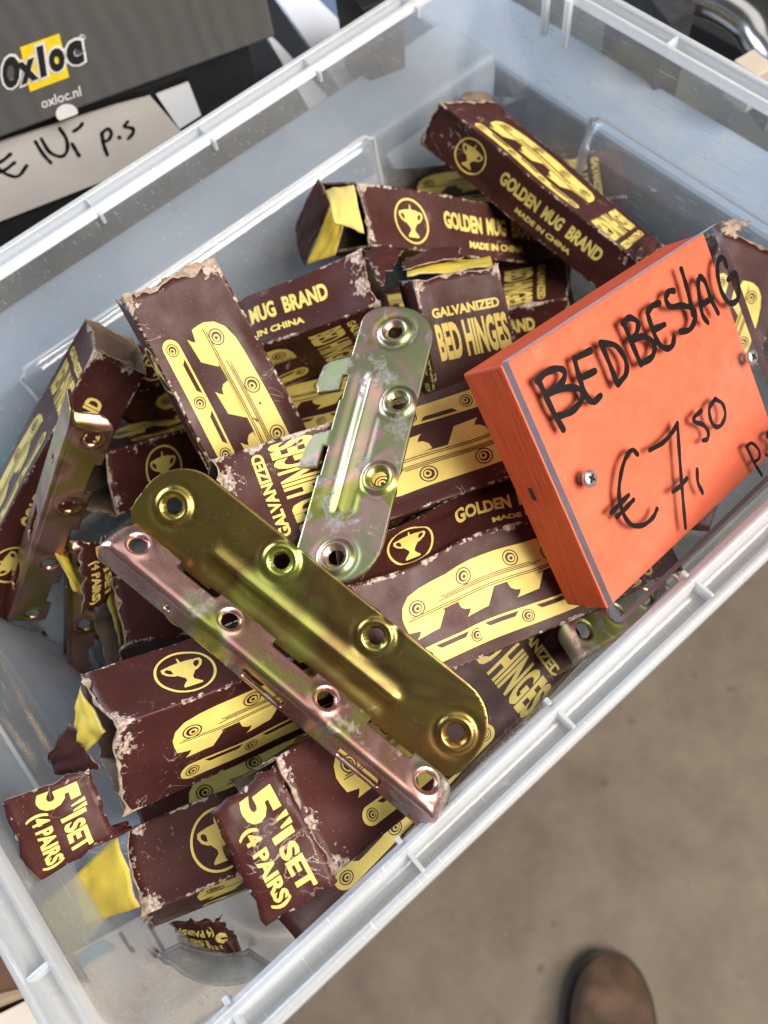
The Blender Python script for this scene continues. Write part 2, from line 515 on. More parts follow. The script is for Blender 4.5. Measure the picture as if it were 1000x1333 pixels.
def tube_mesh(path, r, k=8):
    V, F = [], []
    for i, p in enumerate(path):
        tg = (path[min(i + 1, len(path) - 1)] - path[max(i - 1, 0)]).normalized()
        a1 = tg.cross(Vector((0.3, 0.5, 1))).normalized(); a2 = a1.cross(tg)
        for j in range(k):
            a = 2 * math.pi * j / k
            V.append(p + a1 * (r * math.cos(a)) + a2 * (r * math.sin(a)))
        if i:
            for j in range(k):
                F.append(((i - 1) * k + j, (i - 1) * k + (j + 1) % k, i * k + (j + 1) % k, i * k + j))
    return V, F
# milky beads added to stand for light caught on the wall panel edges
def wall_in(z): return 0.0125 + 0.0125 * (-z - 0.004) / 0.125
for long_side, sg in ((1, 1), (1, -1), (0, 1), (0, -1)):
    half = 0.0985 if long_side else 0.057
    pts = []
    for s, z in [(-half, -0.125 + 0.079 * i / 10) for i in range(11)] + [(-half + 0.004 * math.sin(a), -0.046 + 0.003 * (1 - math.cos(a))) for a in (0.5, 1.0, 1.5)] + \
                [(-half + 0.006 + (2 * half - 0.012) * i / 16, -0.0428) for i in range(17)] + [(half - 0.004 * math.sin(a), -0.046 + 0.003 * (1 - math.cos(a))) for a in (1.5, 1.0, 0.5)] + \
                [(half, -0.046 - 0.079 * i / 10) for i in range(11)]:
        d = wall_in(z) + 0.0004
        pts.append(Vector((s, sg * (TUB_Y - d), z)) if long_side else Vector((sg * (TUB_X - d), s, z)))
    V, F = tube_mesh(pts, 0.0009)
    link('panel_edge_glint', V, F, RIM_PLASTIC, tub, smooth=True, origin=org)

# ================================================================== price sign
TLs, TRs, BLs = at((661, 470), .226), at((930, 294), .274), at((812, 808), .249)
sx = (TRs - TLs); SW = 0.1045; sx.normalize()
sdn = (BLs - TLs); SH = sdn.length; sdn = (sdn - sx * sdn.dot(sx)).normalized()
sn = sdn.cross(sx); sn.normalize()
if sn.dot(Vector(CAM) - TLs) < 0: sn = -sn
sign = thing('price_sign', BLs, 'orange wooden price sign with handwritten clear plate leaning on the near rim', 'price sign')
def sp(u, d, w):   # sign coordinates: right, down, out (metres)
    return TLs + sx * u + sdn * d + sn * w
TA, TW = 0.0026, 0.0165
v, f = frame_box(sp(0.0, 0.0, -TA), sx * SW, sdn * SH, sn * TA)
fm = []
for q in f:
    nn = (v[q[1]] - v[q[0]]).cross(v[q[2]] - v[q[0]]).normalized()
    fm.append(0 if abs(nn.dot(sn)) > 0.5 else 1)
plate = link('acrylic_plate', v, f, [ACRYLIC, ACRYLIC_EDGE], sign, origin=BLs, fmat=fm)
bw, bh = SW - 0.0042, SH - 0.0052
v, f = frame_box(sp(-0.0004, 0.0006, -TA - 0.0003 - TW), sx * bw, sdn * bh, sn * TW)
fm = []
for q in f:
    nn = (v[q[1]] - v[q[0]]).cross(v[q[2]] - v[q[0]]).normalized()
    fm.append(0 if abs(nn.dot(sn)) > 0.5 else 1)
wood = link('wood_block', v, f, [ORANGE, GRAIN], sign, origin=BLs, fmat=fm)
uv = wood.data.uv_layers.new(name='UVMap')
for p in wood.data.polygons:
    for li in p.loop_indices:
        w = Vector(wood.data.vertices[wood.data.loops[li].vertex_index].co) + BLs - TLs
        a, d, t = w.dot(sx), w.dot(sdn), w.dot(sn)
        uv.data[li].uv = (t * 40, (d if abs(p.normal.dot(sx)) > 0.5 else a) * 10)
bevel(wood, 0.0007)
small_box('nail_hole', sp(-0.0006, 0.040, -TA - 0.010), sx * 0.0004, sdn * 0.0042, sn * 0.0011, DEEP_BLACK, sign, BLs)

def catmull(pts, k=7):
    P = [Vector((p[0], p[1])) for p in pts]
    if len(P) < 3:
        return [P[0].lerp(P[1], i / 6) for i in range(7)]
    P = [P[0] * 2 - P[1]] + P + [P[-1] * 2 - P[-2]]
    out = []
    for i in range(1, len(P) - 2):
        for j in range(k):
            t = j / k
            a, b, c, d = P[i - 1], P[i], P[i + 1], P[i + 2]
            out.append(0.5 * ((2 * b) + (c - a) * t + (2 * a - 5 * b + 4 * c - d) * t * t + (3 * b - a - 3 * c + d) * t ** 3))
    out.append(P[-2])
    return out
def ribbon(pts2, w, seed=0):
    """pen stroke with round ends in 2-D -> verts, faces"""
    c = catmull(pts2)
    rnd = random.Random(seed)
    V, F = [], []
    nrm = []
    for i in range(len(c)):
        d = (c[min(i + 1, len(c) - 1)] - c[max(i - 1, 0)])
        d = d.normalized() if d.length > 1e-9 else Vector((1, 0))
        nrm.append(Vector((-d.y, d.x)))
    for i, p in enumerate(c):
        ww = w * (0.46 + 0.05 * math.sin(i * 0.7 + seed) + rnd.uniform(-.012, .012))
        V += [p + nrm[i] * ww, p - nrm[i] * ww]
        if i:
            k = 2 * i
            F.append((k - 2, k - 1, k + 1, k))
    for end, sg in ((0, 1), (len(c) - 1, -1)):
        b = len(V)
        base = math.atan2(nrm[end].y, nrm[end].x)
        rr = (V[2 * end] - c[end]).length
        ring = [c[end] + Vector((math.cos(base + sg * math.pi * t / 8), math.sin(base + sg * math.pi * t / 8))) * rr for t in range(9)]
        V += ring
        F.append(tuple(range(b, b + 9)) if sg > 0 else tuple(reversed(range(b, b + 9))))
    return V, F
def c5(*p): return [(600 + x / 2.4236, 280 + y / 2.4236) for x, y in p]
def z8(*p): return [(750 + x / 4, 250 + y / 4) for x, y in p]
def z4(*p): return [(750 + x / 4, 500 + y / 4) for x, y in p]
words = {
 'name_lettering': (9.6, [
    c5((243, 520), (262, 560), (290, 620), (322, 676)), c5((240, 524), (268, 497), (305, 484), (326, 496), (318, 528), (275, 562)),
    c5((275, 562), (335, 545), (378, 552), (380, 585), (345, 622), (308, 634)),
    c5((357, 452), (372, 510), (392, 565), (415, 590), (440, 570)), c5((360, 452), (408, 428)), c5((378, 515), (422, 492)),
    c5((442, 408), (466, 465), (492, 532)), c5((440, 404), (486, 412), (517, 455), (520, 500), (494, 534)),
    z8((245, 680), (285, 780), (335, 900)), z8((240, 684), (275, 655), (318, 680), (312, 735), (285, 775)),
    z8((285, 778), (350, 752), (402, 790), (395, 855), (338, 895)),
    z8((368, 628), (390, 700), (425, 785), (465, 815), (498, 800), (508, 755)), z8((368, 628), (392, 596), (430, 578)), z8((402, 718), (458, 690)),
    z8((505, 515), (478, 520), (464, 560), (490, 598), (550, 592), (605, 610), (618, 655), (590, 715), (540, 728)),
    z8((545, 404), (568, 480), (588, 560), (604, 640)),
    z8((650, 442), (632, 470), (640, 560), (655, 640), (682, 680)), z8((640, 440), (668, 470), (700, 560), (735, 630)), z8((652, 588), (706, 552)),
    z8((778, 386), (762, 345), (736, 362), (734, 440), (758, 530), (798, 580), (836, 560), (842, 500), (826, 425), (788, 458))]),
 'price_lettering': (7.6, [
    z4((318, 366), (290, 343), (255, 390), (232, 470), (222, 575), (245, 675), (290, 733), (350, 733), (398, 695), (420, 650)),
    z4((182, 668), (230, 620), (272, 578)), z4((212, 690), (255, 648), (298, 602)),
    z4((382, 344), (450, 305), (500, 250), (526, 202)), z4((526, 202), (535, 350), (545, 480), (558, 640), (568, 748)), z4((502, 560), (542, 530), (574, 492)),
    z4((628, 445), (632, 510), (656, 565)),
    z4((650, 138), (614, 172), (616, 196), (662, 214), (686, 252), (680, 286), (658, 294)),
    z4((722, 78), (760, 104), (774, 160), (754, 212), (722, 222), (698, 184), (692, 124), (722, 78))]),
 'each_lettering': (6.0, [
    z4((888, 330), (926, 410), (966, 474)), z4((884, 326), (914, 308), (950, 344), (952, 384), (924, 408)), z4((988, 366), (992, 370)),
    z4((1040, 236), (1000, 252), (992, 272), (1020, 290), (1036, 318), (1016, 334))]),
}
for wname, (wpx, strokes) in words.items():
    V, F = [], []
    for si, s in enumerate(strokes):
        q = [on_plane(p, TLs, sn) - TLs for p in s]
        uvp = [(p.dot(sx), -p.dot(sdn)) for p in q]
        rv, rf = ribbon(uvp, wpx / FPX * 0.252, si)
        b = len(V)
        V += [sp(p.x, -p.y, 0.00012 + 0.00001 * si) for p in rv]
        F += [tuple(b + i for i in q_) for q_ in rf]
    link(wname, V, F, INK, sign, origin=BLs)
def screw(px):
    c0 = on_plane(px, TLs + sn * 0.0006, sn)
    V, F = [], []
    R_ = [(0.0000, 0.0011), (0.0016, 0.0011), (0.0024, 0.0008), (0.0027, 0.0001), (0.0022, -0.0008), (0.0013, -0.0014), (0.0013, -0.006)]
    k = 22
    for r, h in R_:
        for i in range(k):
            a = 2 * math.pi * i / k
            V.append(c0 + sx * (r * math.cos(a)) + sdn * (r * math.sin(a)) + sn * h)
    for j in range(len(R_) - 1):
        for i in range(k):
            F.append((j * k + i, (j + 1) * k + i, (j + 1) * k + (i + 1) % k, j * k + (i + 1) % k))
    s = link('screw', V, F, STEEL, sign, smooth=True, origin=BLs)
    V, F = [], []
    ang = random.Random(px[0]).uniform(0, 1)
    pts = []
    for i in range(16):
        r = (0.0016, 0.0011, 0.0006, 0.0011)[i % 4]
        a = ang + 2 * math.pi * i / 16
        pts.append(c0 + sx * (r * math.cos(a)) + sdn * (r * math.sin(a)) + sn * 0.00118)
    link('cross_recess', pts + [c0 + sn * 0.00118], [(i, (i + 1) % 16, 16) for i in range(16)], DEEP_BLACK, s, origin=BLs)
screw((767, 623)); screw((978, 465))

# ================================================================== hinges
def poly_sdf(P, pts):
    """signed distance (negative inside) from points P (n,2) to a closed polygon"""
    pts = np.array(pts, float)
    d = np.full(len(P), 1e9); inside = np.zeros(len(P), bool)
    for i in range(len(pts)):
        a, b = pts[i], pts[(i + 1) % len(pts)]
        e = b - a; w = P - a
        t = np.clip((w @ e) / max(e @ e, 1e-12), 0, 1)
        d = np.minimum(d, np.hypot(*(w - t[:, None] * e).T))
        cond = (a[1] > P[:, 1]) != (b[1] > P[:, 1])
        with np.errstate(divide='ignore', invalid='ignore'):
            xi = (b[0] - a[0]) * (P[:, 1] - a[1]) / (b[1] - a[1] if b[1] != a[1] else 1e-12) + a[0]
        inside ^= cond & (P[:, 0] < xi)
    return np.where(inside, -d, d)
def rrect(u0, u1, v0, v1, r, k=8):
    """rounded rectangle polygon, r = (bl, br, tr, tl)"""
    out = []
    for cx, cy, rr, a0 in ((u0, v0, r[0], 180), (u1, v0, r[1], 270), (u1, v1, r[2], 0), (u0, v1, r[3], 90)):
        cx += rr if cx == u0 else -rr; cy += rr if cy == v0 else -rr
        for i in range(k + 1):
            a = math.radians(a0 + 90 * i / k)
            out.append((cx + rr * math.cos(a), cy + rr * math.sin(a)))
    return out
def cut_sheet(sdf, b, cell):
    nu, nv = int((b[1] - b[0]) / cell) + 2, int((b[3] - b[2]) / cell) + 2
    U, V = np.meshgrid(b[0] + np.arange(nu) * cell, b[2] + np.arange(nv) * cell, indexing='ij')
    P = np.stack([U.ravel(), V.ravel()], 1)
    i, j = np.meshgrid(np.arange(nu - 1), np.arange(nv - 1), indexing='ij')
    q = np.stack([i * nv + j, (i + 1) * nv + j, (i + 1) * nv + j + 1, i * nv + j + 1], -1).reshape(-1, 4)
    cen = P[q].mean(1)
    keep = sdf(cen) < 0
    kq = q[keep]
    cnt = np.zeros(len(P), int); np.add.at(cnt, kq.ravel(), 1)
    bd = (cnt > 0) & (cnt < 4)
    X = P[bd]
    for _ in range(3):
        s = sdf(X); h = cell * 0.05
        g = np.stack([(sdf(X + [h, 0]) - sdf(X - [h, 0])), (sdf(X + [0, h]) - sdf(X - [0, h]))], 1) / (2 * h)
        g /= np.maximum(np.linalg.norm(g, axis=1), 0.3)[:, None]
        X = X - np.clip(s, -cell * .8, cell * .8)[:, None] * g
    P[bd] = X
    used = np.unique(kq); rm = -np.ones(len(P), int); rm[used] = np.arange(len(used))
    return P[used], rm[kq]
def sst(x, a, b):
    t = np.clip((x - a) / (b - a), 0, 1)
    return t * t * (3 - 2 * t)

def hook_plate(spacing, R, t, mat, label, hooks=(), cell=0.75):
    """flat plate with four dimpled screw holes, a pressed rib and three hooks on one edge (mm)"""
    holes = [(0, 0), (spacing / 3, 7.2), (spacing * 2 / 3, 7.2), (spacing, 0)]
    outline = rrect(-10.0, spacing + 8.2, -12.6, 13.2, (7, 7, 14, 14))
    hk = []
    if hooks:
        for c in hooks:
            u = c * spacing
            hk.append([(u + 2, -12), (u + 4, -19.5), (u + 6, -22), (u + 13, -23), (u + 16.5, -21.5), (u + 15, -12)])
    notch = [[(0.22 * spacing, -14), (0.22 * spacing, -11.8), (0.34 * spacing, -11.8), (0.34 * spacing, -14)],
             [(0.55 * spacing, -14), (0.55 * spacing, -11.8), (0.68 * spacing, -11.8), (0.68 * spacing, -14)]]
    def sdf(P):
        d = poly_sdf(P, outline)
        for h in hk: d = np.minimum(d, poly_sdf(P, h))
        for h in notch: d = np.maximum(d, -poly_sdf(P, h))
        for (a, b) in holes: d = np.maximum(d, 2.35 - np.hypot(P[:, 0] - a, P[:, 1] - b))
        return d
    P, Q = cut_sheet(sdf, (-11.5, spacing + 11.5, -24 if hooks else -14, 14.8), cell)
    H = np.zeros(len(P))
    for (a, b) in holes:
        r = np.hypot(P[:, 0] - a, P[:, 1] - b)
        H += 1.0 * sst(r, 5.8, 4.5) - 1.5 * sst(r, 4.0, 2.4)
        H -= 0.25 * np.exp(-((r - 6.4) / 0.9) ** 2)
    along = sst(P[:, 0], 15, 19) * sst(P[:, 0], spacing * 0.84, spacing * 0.80)
    H += along * (0.85 * np.exp(-((P[:, 1] + 3.2) / 1.5) ** 2) - 0.5 * np.exp(-((P[:, 1] + 7.2) / 2.2) ** 2) - 0.35 * np.exp(-((P[:, 1] - 0.8) / 1.6) ** 2))
    H += 0.25 * np.sin(P[:, 0] / 17.0) * np.cos(P[:, 1] / 9.0)
    k = np.clip(-12.6 - P[:, 1], 0, None)
    vv = np.where(k > 0, -12.6 - k * 0.98, P[:, 1]); H = H - k * 0.10
    X = np.stack([P[:, 0], vv, H], 1) / 1000
    W = X @ np.array(R).T + np.array(t)
    mid = W.mean(0)
    o = link('hook_plate', [tuple(p) for p in W], [tuple(q) for q in Q], mat, None, smooth=True, origin=tuple(mid), solid=0.0013, offset=-1)
    bv = o.modifiers.new('edge', 'BEVEL'); bv.width = 0.00025; bv.segments = 1; bv.limit_method = 'ANGLE'; bv.angle_limit = 1.0
    return tag(o, label, 'hinge plate', 'bed hinge plates in the tub')

def slot_plate(A, Bp, nrm, mat, label, flip=1, cell=0.75, width=12.0, flange=11.0, spacing=103.0):
    """narrow angle strip with four holes, a folded flange with slots (mm)"""
    A, Bp = np.array(A), np.array(Bp)
    u = Bp - A; u /= np.linalg.norm(u)
    n_ = np.array(nrm, float); n_ -= u * (n_ @ u); n_ /= np.linalg.norm(n_)
    v = np.cross(n_, u) * flip
    holes = [(spacing * i / 3, width / 2) for i in range(4)]
    L = width + 3.14 + flange
    outline = rrect(-8.5, spacing + 8.5, 0, L, (5.5, 5.5, 4, 4))
    cuts = []
    for c in (0.10, 0.44, 0.77):
        cuts.append(rrect(spacing * c + 2, spacing * c + 17, -3, 2.4, (1, 1, 1.2, 1.2), 3))
    for c in (0.44, 0.77):
        cuts.append(rrect(spacing * c, spacing * c + 15, width + 5.5, width + 10.5, (1.2, 1.2, 1.2, 1.2), 4))
    cuts.append(circle(spacing * 0.17, width + 7.5, 1.5, n=14))
    def sdf(P):
        d = poly_sdf(P, outline)
        for h in cuts: d = np.maximum(d, -poly_sdf(P, h))
        for (a, b) in holes: d = np.maximum(d, min(2.55, width * 0.27) - np.hypot(P[:, 0] - a, P[:, 1] - b))
        return d
    P, Q = cut_sheet(sdf, (-9.5, spacing + 9.5, -0.8, L + 0.8), cell)
    s = P[:, 1]; h = width / 2
    a = np.clip((s - width) / 2, 0, math.pi / 2)
    V = np.where(s < width, h - s, -h - 2 * np.sin(a))
    Wd = np.where(s < width, 0, -(2 - 2 * np.cos(a))) - np.clip(s - width - 3.14, 0, None)
    for (p, q) in holes:
        r = np.hypot(P[:, 0] - p, s - q)
        Wd += np.where(s < width + 1, 0.45 * np.exp(-((r - 3.6) / 1.0) ** 2) - 0.8 * sst(r, 3.5, 2.5), 0)
    e = np.clip(np.maximum(-4 - P[:, 0], P[:, 0] - spacing - 4), 0, None)
    Wd -= 0.16 * e ** 2
    X = (np.outer(P[:, 0], u) + np.outer(V, v) + np.outer(Wd, n_)) / 1000 + A
    mid = X.mean(0)
    f = [tuple(q) for q in Q] if flip < 0 else [tuple(reversed(q)) for q in Q]
    o = link('slot_plate', [tuple(p) for p in X], f, mat, None, smooth=True, origin=tuple(mid), solid=0.0013, offset=-1)
    bv = o.modifiers.new('edge', 'BEVEL'); bv.width = 0.00025; bv.segments = 1; bv.limit_method = 'ANGLE'; bv.angle_limit = 1.0
    return tag(o, label, 'hinge plate', 'bed hinge plates in the tub')

H1R = [[0.1978, 0.9248, -0.3251], [-0.9355, 0.0789, -0.3445], [-0.2929, 0.3723, 0.8807]]
hook_plate(103.0, H1R, (-.0868, -.0193, .0243), ZINC_OLIVE, 'large olive gold hinge plate with four dimpled holes, topmost in the tub', hooks=(), cell=0.6)
H2R = [[-0.80557, 0.58125, -0.11491], [-0.59097, -0.80215, 0.08543], [-0.04252, 0.13673, 0.98970]]
hook_plate(80.0, H2R, (.00448, -.01012, .01335), ZINC_PALE, 'pale green hinge plate with two hooks, its lower end under the olive plate', hooks=(0.10, 0.45), cell=0.6)
s1u = np.array((at((553, 1015), .226) - at((180, 708), .243)).normalized())
s1n = CAM - np.array(at((366, 860), .234)); s1n -= s1u * (s1n @ s1u); s1n /= np.linalg.norm(s1n)
s1v = np.cross(s1n, s1u)
slot_plate(at((180, 708), .241), at((553, 1015), .226), s1n * math.cos(0.46) + s1v * math.sin(0.46), ZINC_PINK, 'rose and green slotted hinge strip lying along the olive hinge plate', cell=0.6, flange=9.0, width=8.8)
s2u = np.array(at((45, 790), .335) - at((120, 572), .272))
v2 = CAM_R @ np.array([0.72, 0.15, 0.65])
n2 = np.cross(s2u, v2); n2 = n2 if n2 @ (CAM - np.array(at((80, 680), .3))) > 0 else -n2
slot_plate(at((120, 572), .272), at((45, 790), .335), n2, ZINC_DARK, 'bronze hinge strip standing on edge against the leftmost carton')
v3 = CAM_R @ np.array([0.8, 0.0, 0.5])
s3u = np.array(at((106, 960), .40) - at((112, 730), .345))
n3 = np.cross(s3u, v3); n3 = n3 if n3 @ (CAM - np.array(at((104, 800), .36))) > 0 else -n3
slot_plate(at((112, 730), .345), at((106, 960), .40), n3, ZINC_DARK, 'dark hinge strip deep in the shadow beside the left wall', width=9.0, flange=9.0)
slot_plate(at((760, 820), .272), at((900, 745), .305), (0.15, -0.2, 0.95), ZINC_PALE, 'hinge strip end peeking out under the orange sign by the near rim', spacing=48.0)

# ================================================================== cartons
HX, HY, HZ = 60.0, 17.0, 13.0     # half size of a hinge carton in mm
SGN = [(a, b, c) for a in (-1, 1) for b in (-1, 1) for c in (-1, 1)]
def rigid(center, xdir, ndir):
    x = Vector(xdir).normalized(); n_ = Vector(ndir); n_ = (n_ - x * n_.dot(x)).normalized(); y = n_.cross(x)
    c = Vector(center)
    return [[v * 1000 for v in (c + x * (a * .06) + y * (b * .017) + n_ * (d * .013))] for a, b, d in SGN]

# ---- flat artwork, cached as 2-D triangle soups cut into small pieces
def text2d(s, offset=0.0, shear=0.0):
    cu = bpy.data.curves.new('t', 'FONT')
    cu.body = s
    cu.resolution_u = 3
    cu.offset = offset
    cu.shear = shear
    cu.fill_mode = 'FRONT'
    o = bpy.data.objects.new('t', cu)
    col.objects.link(o)
    dg = bpy.context.evaluated_depsgraph_get()
    me = bpy.data.meshes.new_from_object(o.evaluated_get(dg))
    V = [(v.co.x, v.co.y) for v in me.vertices]
    F = [tuple(p.vertices) for p in me.polygons]
    bpy.data.objects.remove(o); bpy.data.curves.remove(cu); bpy.data.meshes.remove(me)
    return V, F
def fit2d(VF, x0, x1, y0, y1):
    V, F = VF
    a = np.array(V); lo, hi = a.min(0), a.max(0)
    a = (a - lo) / (hi - lo) * [x1 - x0, y1 - y0] + [x0, y0]
    return [tuple(p) for p in a], F
def rot2d(VF, mode):
    """mode 'cw': the text's top points to +x"""
    V, F = VF
    if mode == 'cw':
        return [(y, -x) for x, y in V], F
    return VF
def join2d(*items):
    V, F = [], []
    for v, f in items:
        b = len(V); V += list(v); F += [tuple(b + i for i in q) for q in f]
    return V, F
def dice(VF, step=5.0):
    bm = bmesh.new()
    vs = [bm.verts.new((p[0], p[1], 0)) for p in VF[0]]
    for q in VF[1]:
        try: bm.faces.new([vs[i] for i in q])
        except ValueError: pass
    a = np.array(VF[0]); lo, hi = a.min(0), a.max(0)
    for ax in (0, 1):
        x = math.floor(lo[ax] / step) * step + step
        while x < hi[ax]:
            co = (x, 0, 0) if ax == 0 else (0, x, 0); no = (1, 0, 0) if ax == 0 else (0, 1, 0)
            bmesh.ops.bisect_plane(bm, geom=bm.verts[:] + bm.edges[:] + bm.faces[:], dist=1e-5, plane_co=co, plane_no=no)
            x += step
    bm.verts.index_update()
    out = [(v.co.x, v.co.y) for v in bm.verts], [tuple(v.index for v in f.verts) for f in bm.faces]
    bm.free()
    return out
BOLD = 0.042
T_BED = dice(join2d(rot2d(fit2d(text2d('BED HINGES', BOLD), -12.6, 15.4, 28.5, 42.5), 'cw'), rot2d(fit2d(text2d('GALVANIZED', BOLD), -12.4, 14, 44.6, 48.3), 'cw')))
T_BRAND = dice(join2d(fit2d(text2d('GOLDEN', BOLD), -16, 6.2, -1.6, 6.0), fit2d(text2d('MUG', BOLD), 9.2, 20.2, -1.6, 6.0), fit2d(text2d('BRAND', BOLD), 23.6, 42, -1.6, 6.0),
                      fit2d(text2d('MADE IN CHINA', BOLD), -2.5, 30, -8.4, -5.4)))
def mug_art():
    cx = -34.0
    ring = poly_fill([circle(cx, -0.6, 8.7, 9.6, 40), list(reversed(circle(cx, -0.6, 7.9, 8.8, 40)))])
    cup = [(-4.2, 3.9), (-3.4, 2.6), (-3.3, 0.4), (-2.4, -1.6), (-1.1, -3.2), (-1.0, -4.4), (-2.0, -5.4), (-2.9, -6.6), (-2.7, -7.2), (2.5, -7.2), (2.8, -6.6), (1.8, -5.4), (1.0, -4.4),
           (1.2, -3.2), (2.4, -1.6), (3.2, 0.4), (3.4, 2.6), (4.0, 3.9), (2.4, 4.4), (0.5, 4.5), (0.35, 6.6), (-0.1, 6.7), (-0.3, 4.5), (-2.4, 4.3)]
    cup = poly_fill([[(cx + x, y - 0.2) for x, y in cup]])
    ears = []
    for s in (-1, 1):
        outer = [(s * 3.0, 3.0), (s * 4.4, 3.9), (s * 5.9, 3.4), (s * 6.1, 1.9), (s * 5.2, 0.2), (s * 3.6, -1.0), (s * 2.4, -1.3)]
        inner = [(s * 3.3, 1.9), (s * 4.2, 2.9), (s * 5.1, 2.6), (s * 5.1, 1.6), (s * 4.4, 0.6), (s * 3.4, 0.1), (s * 3.1, 0.6)]
        loop = outer + list(reversed(inner))
        ears.append(poly_fill([[(cx + x, y - 0.2) for x, y in loop]]))
    return join2d(ring, cup, *ears)
T_MUG = dice(mug_art())
def picture_art():
    plate = [(-43.6, 2.4), (-43.8, 5.0), (-42.8, 8.6), (-40.0, 11.6), (-35.5, 13.2), (-30, 13.8), (10, 14.2), (15.0, 13.6), (18.4, 11.4), (19.6, 7.6), (19.6, 2.4)]
    for xh in (-2.0, -21.0, -40.0):
        plate += [(xh + 11.5, 2.4), (xh + 7.6, -3.4), (xh - 0.8, -4.0), (xh + 0.4, -2.9), (xh + 1.2, -1.6), (xh - 0.6, -1.2), (xh - 2.0, 0.0), (xh - 2.6, 2.4)]
    plate = plate[:-2] + [(-43.0, -0.6)]
    strip = rrect(-43.0, 20.0, -14.2, -7.6, (3.3, 3.3, 3.3, 3.3), 6)
    yel = join2d(poly_fill([plate]), poly_fill([strip]))
    dk = []
    def bolt(x, y, r):
        dk.append(poly_fill([circle(x, y, r, n=22), list(reversed(circle(x, y, r * .86, n=22)))]))
        dk.append(poly_fill([circle(x, y, r * .64, n=18), list(reversed(circle(x + r * .10, y - r * .06, r * .44, n=14)))]))
        dk.append(poly_fill([circle(x + r * .08, y - r * .08, r * .22, n=10)]))
    for x, y in ((-38, 6.6), (-19, 10.0), (-0.5, 10.2), (13.8, 8.4)): bolt(x, y, 2.9)
    for x in (-39.3, -20.5, -1.5, 16.6): bolt(x, -10.9, 2.2)
    for x0 in (-35.4, -16.6, 2.4):
        dk.append(poly_fill([[(x0, -8.4), (x0 + 1.6, -9.9), (x0 + 10.8, -9.9), (x0 + 12.4, -8.4)]]))
    for y, a, b in ((3.2, -42, 18), (3.9, -41, 18), (5.7, -30, 8), (6.3, -28, 10), (6.9, -29, 6)):
        dk.append(poly_fill([[(a, y - .15), (b, y - .15), (b, y + .15), (a, y + .15)]]))
    sq = lambda vf: ([(a, 0.86 * b - 1.2) for a, b in vf[0]], vf[1])
    yel = sq(yel); dk = [sq(d) for d in dk]
    return dice(yel), dice(join2d(*dk))
T_PIC, T_PICDK = picture_art()
# inch mark, quantity lettering of the end flaps; flap coordinates 0..34 reading, 0..25 up
T_FLAP = dice(join2d(fit2d(text2d('5', 0.05), 2.6, 10.2, 8.4, 20.6),
                     poly_fill([[(10.9, 21.3), (11.9, 17.2), (12.5, 17.2), (12.6, 21.3)]]), poly_fill([[(13.2, 21.3), (14.2, 17.2), (14.8, 17.2), (14.9, 21.3)]]),
                     fit2d(text2d('1', BOLD), 15.4, 17.4, 13.2, 20.6), fit2d(text2d('SET', BOLD), 18.6, 31.6, 13.2, 19.4),
                     fit2d(text2d('(4 PAIRS)', BOLD), 9.6, 32.0, 4.0, 10.6)), 3.0)

class Carton:
    def __init__(self, corners, seed, amp=1.0):
        self.c = np.array(corners, float) / 1000
        self.seed = seed; self.amp = amp
        self.base = Vector(self.c.mean(0)) - Vector((0, 0, 0.012))
    def dent(self, face, x, t, half):
        s = self.seed * 3.7 + face * 11.3
        fade = min(1, max(0, (half - abs(t)) / 5.0)) * min(1, max(0.25, (62 - abs(x)) / 10.0))
        d = 0.95 * noise.noise((x / 27.0, t / 17.0, s)) + 0.25 * noise.noise((x / 8.0, t / 7.0, s + 5))
        cr = 0.55 * abs(noise.noise((x / 17.0 + t / 21.0, t / 26.0, s + 9)))
        return self.amp * (d - cr - 0.4) * fade
    def map(self, p, lift=0.0, face=None):
        """local mm (on the undeformed box) -> world metres; face 0:+Z 1:+Y 2:-Z 3:-Y"""
        x, y, z = p
        if face is None:
            face = 0 if z >= HZ - .01 else 2 if z <= -HZ + .01 else 1 if y >= HY - .01 else 3 if y <= -HY + .01 else -1
        if face in (0, 2):
            d = self.dent(face, x, y, HY) + lift; z += d if face == 0 else -d
        elif face in (1, 3):
            d = self.dent(face, x, z, HZ) + lift; y += d if face == 1 else -d
        s = self.seed * 1.31
        j = self.amp * 1.1
        x2 = x; y2 = y + j * noise.noise((x / 30, y / 30, s)); z2 = z + j * noise.noise((x / 30, y / 40, s + 4))
        q = (x2 / HX, y2 / HY, z2 / HZ)
        w = [(1 + a * q[0]) * (1 + b * q[1]) * (1 + c * q[2]) / 8 for a, b, c in SGN]
        return Vector(sum(w[i] * self.c[i] for i in range(8)))
    def face_pt(self, face, a, b, lift):
        """a along the length, b up the face"""
        if face == 0: p = (a, b, HZ)
        elif face == 2: p = (a, -b, -HZ)
        elif face == 1: p = (a, HY, -b)
        else: p = (a, -HY, b)
        return self.map(p, lift, face)
def wear_of(x, d_edge, torn=(1, 1)):
    e = 0.78 * math.exp(-d_edge / 0.38)
    e += (0.80 if (torn[0] if x < 0 else torn[1]) else 0.3) * math.exp(-(60 - abs(x)) / 2.6)
    return min(1.1, e)

